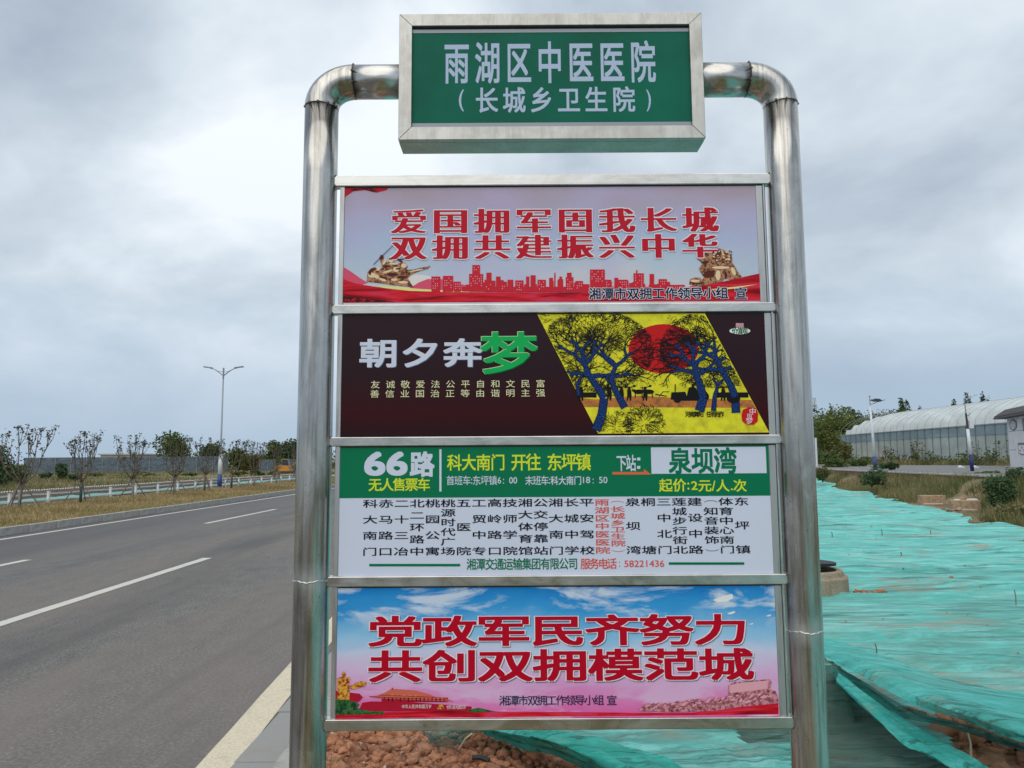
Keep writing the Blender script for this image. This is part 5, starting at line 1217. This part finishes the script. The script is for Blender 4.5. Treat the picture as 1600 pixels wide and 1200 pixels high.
# white walled building at the right edge
HW = pmat('white_render', (.70, .71, .74), .7, var=[(1.2, (.60, .60, .62), .45, .7), (7, (.52, .50, .47), .62, .78)]); HR = pmat('dark_tile', (.05, .052, .062), .6, var=(9, (.09, .09, .10), .4, .6))
wb = thing('white_building', (33.6, 50., .93), 'white rendered building with dark tiled eave and wall emblems at the right edge', 'building')
wb.rotation_euler.z = 0
HDX, HDY = -.340, -.940                                            # facade runs towards the camera
def hp(u, d, z): return (33.6+HDX*u-HDY*d, 50.+HDY*u+HDX*d, z)     # u along the facade, d inwards
HZ = S(1573, 654, 50.)[2]
def hbox(u0, u1, d0, d1, z0, z1, m, nm, parent=None):
    v = [hp(u, d, z) for u in (u0, u1) for d in (d0, d1) for z in (z0, z1)]
    return obj(nm, v, [(0, 1, 3, 2), (4, 6, 7, 5), (0, 4, 5, 1), (2, 3, 7, 6), (1, 5, 7, 3), (0, 2, 6, 4)], m, parent or wb)
hbox(0, 14, 0, 5, .93, HZ, HW, 'wall')
rf = hbox(-1.1, 14, -.55, .3, HZ+.002, HZ+.10, HR, 'roof')
v = [hp(u, d, z) for u in (-1.0, 14) for d, z in ((-.5, HZ+.11), (.25, HZ+.62), (.25, HZ+.11))]
obj('roof_slope', v, [(0, 2, 1), (3, 4, 5), (0, 1, 4, 3), (1, 2, 5, 4), (0, 3, 5, 2)], HR, rf)
for k in range(46):
    u = -.95+k*.33; MB().tube([hp(u, -.5, HZ+.15), hp(u, .22, HZ+.64)], .05, 6).build('roof_tile', HR, rf)
EMB = pmat('emblem_grey', (.20, .20, .21), .7)
def em(P, m, nm, d=.03, off=0.):
    return MB().prism(P, lambda u, v: hp(u, -off-d, v), lambda u, v: hp(u, -off, v)).build(nm, m, wb)
def hu(px):                                                         # facade position seen at a photo column
    d = ray(px, 690); k = d[0]/d[1]; return (33.6-k*50.)/(k*HDY-HDX)
u0 = hu(1585.5); Y0_ = hp(u0, 0, 0)[1]; z0 = S(1585.5, 664, Y0_)[2]
UW = abs(hu(1592)-hu(1579))/2; hexo = [(u0+UW*math.cos(a), z0+.40*math.sin(a)) for a in [math.pi/3*k+math.pi/6 for k in range(6)]]; hexi = [(u0+(a_-u0)*.72, z0+(b_-z0)*.72) for a_, b_ in hexo]
em(hexo, EMB, 'wall_emblem'); em(hexi, HW, 'emblem_plate', .012, .032)
for dz in (-.12, 0, .12): em([(u0-.5*UW, z0+dz-.018), (u0+.5*UW, z0+dz-.018), (u0+.5*UW, z0+dz+.018), (u0-.5*UW, z0+dz+.018)], EMB, 'emblem_line', .006, .046)
u1 = hu(1591); Y1_ = hp(u1, 0, 0)[1]; za, zb_ = S(1592, 711, Y1_)[2], S(1592, 692, Y1_)[2]
em([(u1, za+.1), (u1+.5, za), (u1+1.6, za), (u1+2.6, za+.1), (u1+2.6, zb_), (u1-.05, zb_)], EMB, 'wall_emblem'); em([(u1+.15, za+.16), (u1+.6, za+.07), (u1+1.6, za+.07), (u1+2.4, za+.16), (u1+2.4, zb_-.16), (u1+.1, zb_-.16)], HW, 'emblem_plate', .012, .032)
for k in range(5):
    em([(u1+.45+.4*k+.13*math.cos(a), (za+zb_)/2-.03+(.10 if k % 2 else -.08)+.07*math.sin(a)) for a in [math.pi/4*j for j in range(8)]], EMB, 'emblem_line', .006, .046)
for (pz, pa, pb) in ((674.5, 1577, 1640), (703, 1577, 1587)):
    ua, ub = hu(pa), hu(pb); z_a = S(pa, pz, hp(ua, 0, 0)[1])[2]
    em([(ua, z_a-.02), (ub, z_a-.02), (ub, z_a+.015), (ua, z_a+.015)], EMB, 'wall_crack', .004)
u2 = hu(1600.5); z2 = S(1600, 664, hp(u2, 0, 0)[1])[2]
em([(u2, z2-.4), (u2+.6, z2-.4), (u2+.6, z2+.4), (u2, z2+.4)], EMB, 'wall_emblem')

# solar lamp and utility pole
y1_ = 41.; bxp = S(1368, 733, y1_); tz = S(1365, 619, y1_)[2]
t = thing('solar_lamp', (bxp[0], y1_, .93), 'white solar lamp post with blue foot standing by the path', 'street lamp')
x_, z_ = bxp[0], .93
MB().tube([(x_, y1_, z_), (x_-.02, y1_, z_+.72)], .10, 12).build('blue_base', BLUEM, t, smooth=True)
MB().tube([(x_-.02, y1_, z_+.722), (x_-.05, y1_, z_+2), (x_-.1, y1_, tz-.55)], [.085, .07, .05], 12).build('pole', WHITEM, t, smooth=True)
MB().tube([(x_-.1, y1_, tz-.6), (x_-.1, y1_, tz)], .022, 6).build('mast', GALV, t); MB().add(*blob((x_-.1, y1_, tz), .05)).build('finial', GALV, t)
MB().tube([(x_-.1, y1_, tz-.46), (x_+.15, y1_, tz-.40), (x_+.5, y1_, tz-.22)], .02, 6).build('arm', GALV, t)
MB().prism([(-.02, -.22), (.1, -.15), (.34, -.17), (.5, -.28), (.25, -.3)], lambda u, v: (x_+u, y1_-.25, tz+v), lambda u, v: (x_+u, y1_+.25, tz+v)).build('solar_panel', pmat('solar_panel_blue', (.04, .05, .07), .3), t)
MB().prism([(.3, -.33), (.5, -.25), (.72, -.19), (.7, -.23), (.48, -.31)], lambda u, v: (x_+u, y1_-.1, tz+v), lambda u, v: (x_+u, y1_+.1, tz+v)).build('lamp_head', GALV, t)
y2_ = 35.2; p = S(1519.5, 737, y2_); q = S(1507, 626, y2_); x_, z_ = p[0], .9
def lean(f): return (x_+(q[0]-x_)*f, y2_, z_+(q[2]-z_)*f)
t = thing('utility_pole', (x_, y2_, z_), 'leaning white pole with dark blue foot and a small meter box by the path', 'pole')
MB().tube([lean(0), lean(.24)], .085, 12).build('blue_base', pmat('navy_paint', (.012, .02, .13), .5), t, smooth=True)
MB().tube([lean(.241), lean(.60)], [.082, .07], 12).build('pole', WHITEM, t, smooth=True); MB().tube([lean(.60), lean(.82)], .045, 8).build('upper_pole', pmat('dark_wire_wrap', (.05, .055, .06), .7), t); MB().tube([lean(.82), lean(1.04)], .025, 6).build('mast', GALV, t)
l6 = lean(.66); MB().box((l6[0]+.06, y2_-.1, l6[2]-.18), (l6[0]+.26, y2_+.08, l6[2]+.2)).build('meter_box', WHITEM, t, bevel=.01)
l7 = lean(.8); MB().tube([l7, (l7[0]+.1, y2_, l7[2]-.05), (l7[0]+.2, y2_, l7[2]+.08)], .014, 5).tube([lean(.78), (l7[0]+.08, y2_, l7[2]-.3)], .014, 5).build('cable', pmat('black_cable', (.03, .03, .03), .6), t)
# far two-armed lamps and lattice tower
fx, _, fz = S(1516, 619, 125); street_lamp(fx, 125, 1., fz, 'distant two armed street lamp showing above the greenhouse roof', .85, False)
fx, _, fz = S(1379, 641, 140); street_lamp(fx, 140, 1., fz, 'faint distant two armed lamp above the left end of the greenhouse', .85, False)
tx, _, tz_ = S(1270, 622, 240); t = thing('lattice_tower', (tx, 240, 1), 'distant grey lattice mast just right of the right post', 'tower')
lt = MB()
for sx in (-1, 1):
    for sy in (-1, 1): lt.tube([(tx+sx*1.2, 240+sy*1.2, 1), (tx+sx*.6, 240+sy*.6, tz_)], .09, 4)
for k in range(14):
    z0 = 1+(tz_-1)*k/14; z1 = 1+(tz_-1)*(k+1)/14; w0 = 1.2-.6*k/14; w1 = 1.2-.6*(k+1)/14; lt.tube([(tx-w0, 240-w0, z0), (tx+w1, 240-w1, z1)], .06, 4); lt.tube([(tx+w0, 240-w0, z0), (tx-w1, 240-w1, z1)], .06, 4); lt.tube([(tx-w1, 240-w1, z1), (tx+w1, 240-w1, z1)], .06, 4)
lt.build('lattice', GALV, t); MB().box((tx-.9, 239, tz_-2.6), (tx+.9, 241, tz_-2.4)).build('platform', GALV, t)
MB().tube([(tx+.5, 239.4, tz_-3.4), (tx+.5, 239.4, tz_-1)], .18, 6).tube([(tx-.5, 239.4, tz_-3.4), (tx-.5, 239.4, tz_-1)], .18, 6).build('antenna', WHITEM, t)
# green metal post in the shrubs
x_, _, _ = S(1275, 700, 60); o = MB().tube([(x_, 60, .6), (x_, 60, S(1275, 684, 60)[2])], .09, 8).build('pipe_post', WHITEM); tag(o, 'slim white post among the shrubs right of the sign', 'post')

# wooded hill as one mass, and single trees and bushes
def hwood(px): return {1265: 662, 1300: 648, 1330: 643, 1350: 645, 1400: 643, 1440: 648, 1600: 655}
kp = [(1255, 664), (1285, 652), (1310, 643), (1340, 644), (1370, 645), (1395, 640), (1430, 644), (1480, 652), (1640, 655)]
r = np.random.default_rng(77); lob = []
for i in range(150):
    px = r.uniform(1235, 1500); Y = r.uniform(104, 128); pt = np.interp(px, [k[0] for k in kp], [k[1] for k in kp]); top_z = S(px, pt, 116)[2]; x = S(px, 700, Y)[0]
    f = r.uniform(.25, 1)
    lob.append((x, Y, 1+(top_z-1)*f-1.0, r.uniform(1.6, 3.2), r.uniform(1.6, 3), r.uniform(.9, 1.7)))
me = foliage(60000, lob, .40, 78, 'woodland', LEAFW, .4); o = link('woodland', me); o['kind'] = 'stuff'
me = foliage(16000, [(x_, 150+6*math.sin(x_*.3), 1.2+.8*math.sin(x_*.17), 5, 3, 2.4+.7*math.sin(x_*.5)) for x_ in range(-64, 66, 4)], .6, 83, 'treeline', LEAFW, .4); link('treeline', me)['kind'] = 'stuff'
me = foliage(9000, [(l[0], l[1]+8, l[2]+.3, l[3], l[4], l[5]) for l in lob[:30]], .42, 79, 'woodland', LEAFD, .55); o = link('woodland_behind', me); o['kind'] = 'stuff'
for i, (px, py, Y, w_, h_, m, lab, nm, cat, tr, n, sd) in enumerate([
    (1336, 690, 118, 30, 50, LEAFD, 'dark round tree on the wooded hill behind the bare hoops', 'broadleaf_tree', 'tree', True, 900, 61),
    (1300, 690, 122, 14, 50, LEAFD, 'small tree on the hill nearest the right post', 'broadleaf_tree', 'tree', True, 400, 62),
    (1414, 690, 112, 20, 59, LEAFD, 'upright feathery tree behind the middle of the greenhouse roof', 'poplar_tree', 'tree', True, 800, 63),
    (1440, 690, 112, 12, 52, LEAFD, 'small tree top just above the greenhouse ridge', 'broadleaf_tree', 'tree', True, 300, 64),
    (1497, 690, 112, 14, 62, LEAFD, 'tree top above the greenhouse left of the leaning pole', 'poplar_tree', 'tree', True, 400, 65),
    (1519, 690, 112, 18, 66, LEAFD, 'tree top below the distant lamp above the greenhouse', 'poplar_tree', 'tree', True, 600, 66),
    (1537, 690, 112, 18, 68, LEAFD, 'tallest tree top above the right part of the greenhouse roof', 'poplar_tree', 'tree', True, 600, 67),
    (1548, 690, 114, 10, 64, LEAFD, 'small tree top right of the tallest one above the roof', 'poplar_tree', 'tree', True, 250, 68),
    (1290, 724, 70, 44, 30, LEAF, 'bright green bush nearest the right post below the wooded hill', 'shrub', 'bush', False, 1600, 71),
    (1318, 722, 76, 40, 34, LEAFR, 'olive bush left of the greenhouse corner', 'shrub', 'bush', False, 1500, 72),
    (1270, 724, 80, 40, 44, LEAF, 'bush half hidden behind the right post', 'shrub', 'bush', False, 1200, 73),
    (1342, 728, 60, 34, 16, LEAF, 'low green bush before the greenhouse corner', 'shrub', 'bush', False, 900, 74),
    (1306, 730, 55, 50, 16, LEAF, 'long low green bush by the end of the path', 'shrub', 'bush', False, 1200, 75),
    (1391, 733, 40, 30, 13, LEAFD, 'dark bush on the path edge right of the solar lamp', 'shrub', 'bush', False, 900, 76),
    (1362, 757, 33, 44, 30, LEAFD, 'dark leafy bush on the slope below the solar lamp', 'shrub', 'bush', False, 1500, 77),
    (1285, 750, 36, 36, 20, LEAFR, 'dry olive bush on the slope beside the right post', 'shrub', 'bush', False, 900, 78),
    (1560, 790, 21, 70, 50, LEAFD, 'large dark green bush on the grassy slope at the right', 'shrub', 'bush', False, 3200, 79),
    (1594, 762, 24, 40, 34, LEAFD, 'dark bush under the end of the retaining wall at the right edge', 'shrub', 'bush', False, 1600, 80),
    (1540, 748, 30, 40, 14, LEAF, 'green weeds against the retaining wall near the leaning pole', 'shrub', 'bush', False, 900, 81),
    (1590, 815, 18, 60, 30, WEED, 'pale green grassy clump between the large bush and the netting', 'weed_clump', 'weeds', False, 2200, 82)]):
    bush(nm, px, py, Y, w_, h_, m, lab, cat, n, max(.08, Y/FPX*3.6), sd, 9 if w_ > 20 else 4, tr, z0=.05 if not tr else .45, sq=.75)
# weeds along the foot of the greenhouse
for i, px in enumerate([1346, 1402, 1420, 1440, 1462, 1484, 1502, 1535, 1556, 1570]):
    Y = np.interp(px, [1323, 1570], [90, 60.]); x = GX-1.2-.1*i; h_ = [1.2, .9, 2.0, 1.2, 2.4, 1.4, 1.0, 1.3, 1.0, 2.2][i]
    t = thing('tall_weed', (x, Y, .9), ['tall weed by the far end of the greenhouse side', 'low weed right of the solar lamp', 'reddish tall weed clump against the greenhouse side', 'low weed beside the reddish clump', 'tall weed with dry head at the middle of the greenhouse side', 'leafy weed right of the greenhouse middle', 'low weed left of the leaning pole', 'weed right of the leaning pole', 'weed near the white building', 'tallest weed at the greenhouse corner by the white building'][i], 'weeds', 'weeds along the foot of the greenhouse')
    rr = random.Random(i); sm = MB(); C = []
    for k in range(8):
        dx, dy_ = rr.gauss(0, .5), rr.gauss(0, .8); hh = h_*rr.uniform(.5, 1); sm.tube([(dx, dy_, 0), (dx+rr.gauss(0, .12), dy_, hh)], [.03, .012], 4)
        for _ in range(26): C.append((dx+rr.gauss(0, .16), dy_+rr.gauss(0, .2), hh*rr.random()))
    link('stem', mesh_data('stem', sm.v, sm.f, BARK), t); Vv, Ff, aa = leaf_quads(np.array(C), .26, i); link('foliage', mesh_data('foliage', Vv, Ff, LEAFR if i in (2, 4) else LEAF, attr=np.clip(aa*1.5, 0, 1)), t)
# grass on the slope and on the plateau edge
r = np.random.default_rng(12); n = 90000; yy = 8+40*r.random(n)**1.15; xx = np.array([nbx(y) for y in yy])+.05+r.random(n)**1.2*16*(yy/30)
d = np.array([wdist(a, b) for a, b in zip(xx, yy)]); k = d < -.25; xx, yy = xx[k], yy[k]
nn = np.array([mn.noise(Vector((a*.45, b*.45, 2))) for a, b in zip(xx, yy)]); edge = xx-np.array([nbx(y) for y in yy]); k = (nn > -.25+.5*np.exp(-edge/.6)*.9); xx, yy = xx[k], yy[k]
k = np.ones(len(xx), bool)
for bx_, by_ in ((13.9, 24.3), (13.2, 21.5)): k &= ~((abs(xx-bx_*yy/by_) < .75) & (yy < by_+.1) & (yy > by_-2.6))
xx, yy = xx[k], yy[k]
pos = np.stack([xx, yy, np.array([hterr(a, b) for a, b in zip(xx, yy)])], 1); blades('slope_grass', pos, (.12, .50), .024, WEED, 14, .45)
n = 16000; yy = r.uniform(56, 96, n); xx = GX-.4-2.8*r.random(n)**1.5; blades('greenhouse_grass', np.stack([xx, yy, np.full(n, .92)], 1), (.15, .6), .07, WEED, 15, .4)
n = 26000; yy = r.uniform(46, 110, n); xx = r.uniform(20, 40, n); k = xx < 40.6; pos = np.stack([xx[k], yy[k], np.full(k.sum(), .9)], 1); d = np.array([wdist(a, b) for a, b in pos[:, :2]]); pos = pos[d > 17.2]; blades('plateau_grass', pos, (.3, 1.1), .10, WEED, 16, .4)

# two concrete blocks on the slope edge
TANB = pmat('tan_block', (.46, .32, .20), .9, var=[(9, (.24, .17, .11), .4, .7)], bump=(40, .5, .01)); TANT = pmat('block_mortar', (.62, .58, .52), .85)
for i, (px, py, Y, w_, h_, dp, rz, lab) in enumerate([(1456.5, 791.5, 24.6, .78, .37, .3, .02, 'tan masonry block with a pale mortar line, left one of two at the netting edge'), (1508, 801, 21.8, .74, .36, .45, -.35, 'tan masonry block turned aslant with rubble on top, right one of two')]):
    x, _, z = S(px, py, Y); t = thing('masonry_block', (x, Y, z), lab, 'block', 'masonry blocks at the netting edge')
    bb = MB().box((-w_/2, -dp/2, -.08), (w_/2, dp/2, h_)); o = link('block', mesh_data('block', bb.v, bb.f, TANB), t); md = o.modifiers.new('b', 'BEVEL'); md.width = .02; md.segments = 2
    bb = MB().box((-w_/2+.03, -dp/2-.012, .08), (w_/2-.12, -dp/2+.01, .12)); link('mortar_line', mesh_data('mortar_line', bb.v, bb.f, TANT), t)
    if i: bb = MB(); [bb.add(*blob((random.uniform(-.3, .3), random.uniform(-.15, .15), h_), random.uniform(.05, .11), sq=(1, 1, .5))) for _ in range(7)]; link('top_rubble', mesh_data('top_rubble', bb.v, bb.f, TANT), t)
    t.rotation_euler.z = rz
x, y, _ = G(1489, 797, .1); lump = clods('rubble_pile', 8, lambda r: (x+r.uniform(-.25, .25), y+r.uniform(-.15, .15)), (.05, .1), PALEROCK, 59, lambda a, b: .1, kind=None); tag(lump, 'pale broken stones between the two masonry blocks', 'rubble')
for j, (px, Y) in enumerate([(1500, 46), (1522, 45)]):
    x = S(px, 727, Y)[0]; o = MB().add(*blob((x, Y, .98), .16, sq=(1, .8, .8))).add(*blob((x+.18, Y+.05, .96), .12, sq=(1.2, .8, .6))).build('plastic_bag', WHITEM, smooth=True); tag(o, ['small white plastic bag lying left of the leaning pole', 'larger white plastic bag lying right of the leaning pole'][j], 'bag')

rr = np.random.default_rng(91); wx, wy, _ = G(517, 1192, .05)
t = thing('weed_tuft', (wx, wy, .03), 'small pale green weed in the soil beside the foot of the left post', 'weed')
n = 60; a = rr.uniform(0, 6.28, n); h = rr.uniform(.02, .06, n); q = rr.normal(0, .022, (n, 2)); V = []
for i in range(n): V += [(q[i, 0]-.002, q[i, 1], 0), (q[i, 0]+.002, q[i, 1], 0), (q[i, 0]+h[i]*.7*math.cos(a[i]), q[i, 1]+h[i]*.7*math.sin(a[i]), h[i])]
link('blades', mesh_data('blades', np.array(V), np.arange(3*n).reshape(n, 3), WEED, attr=np.repeat(rr.random(n), 3)), t)
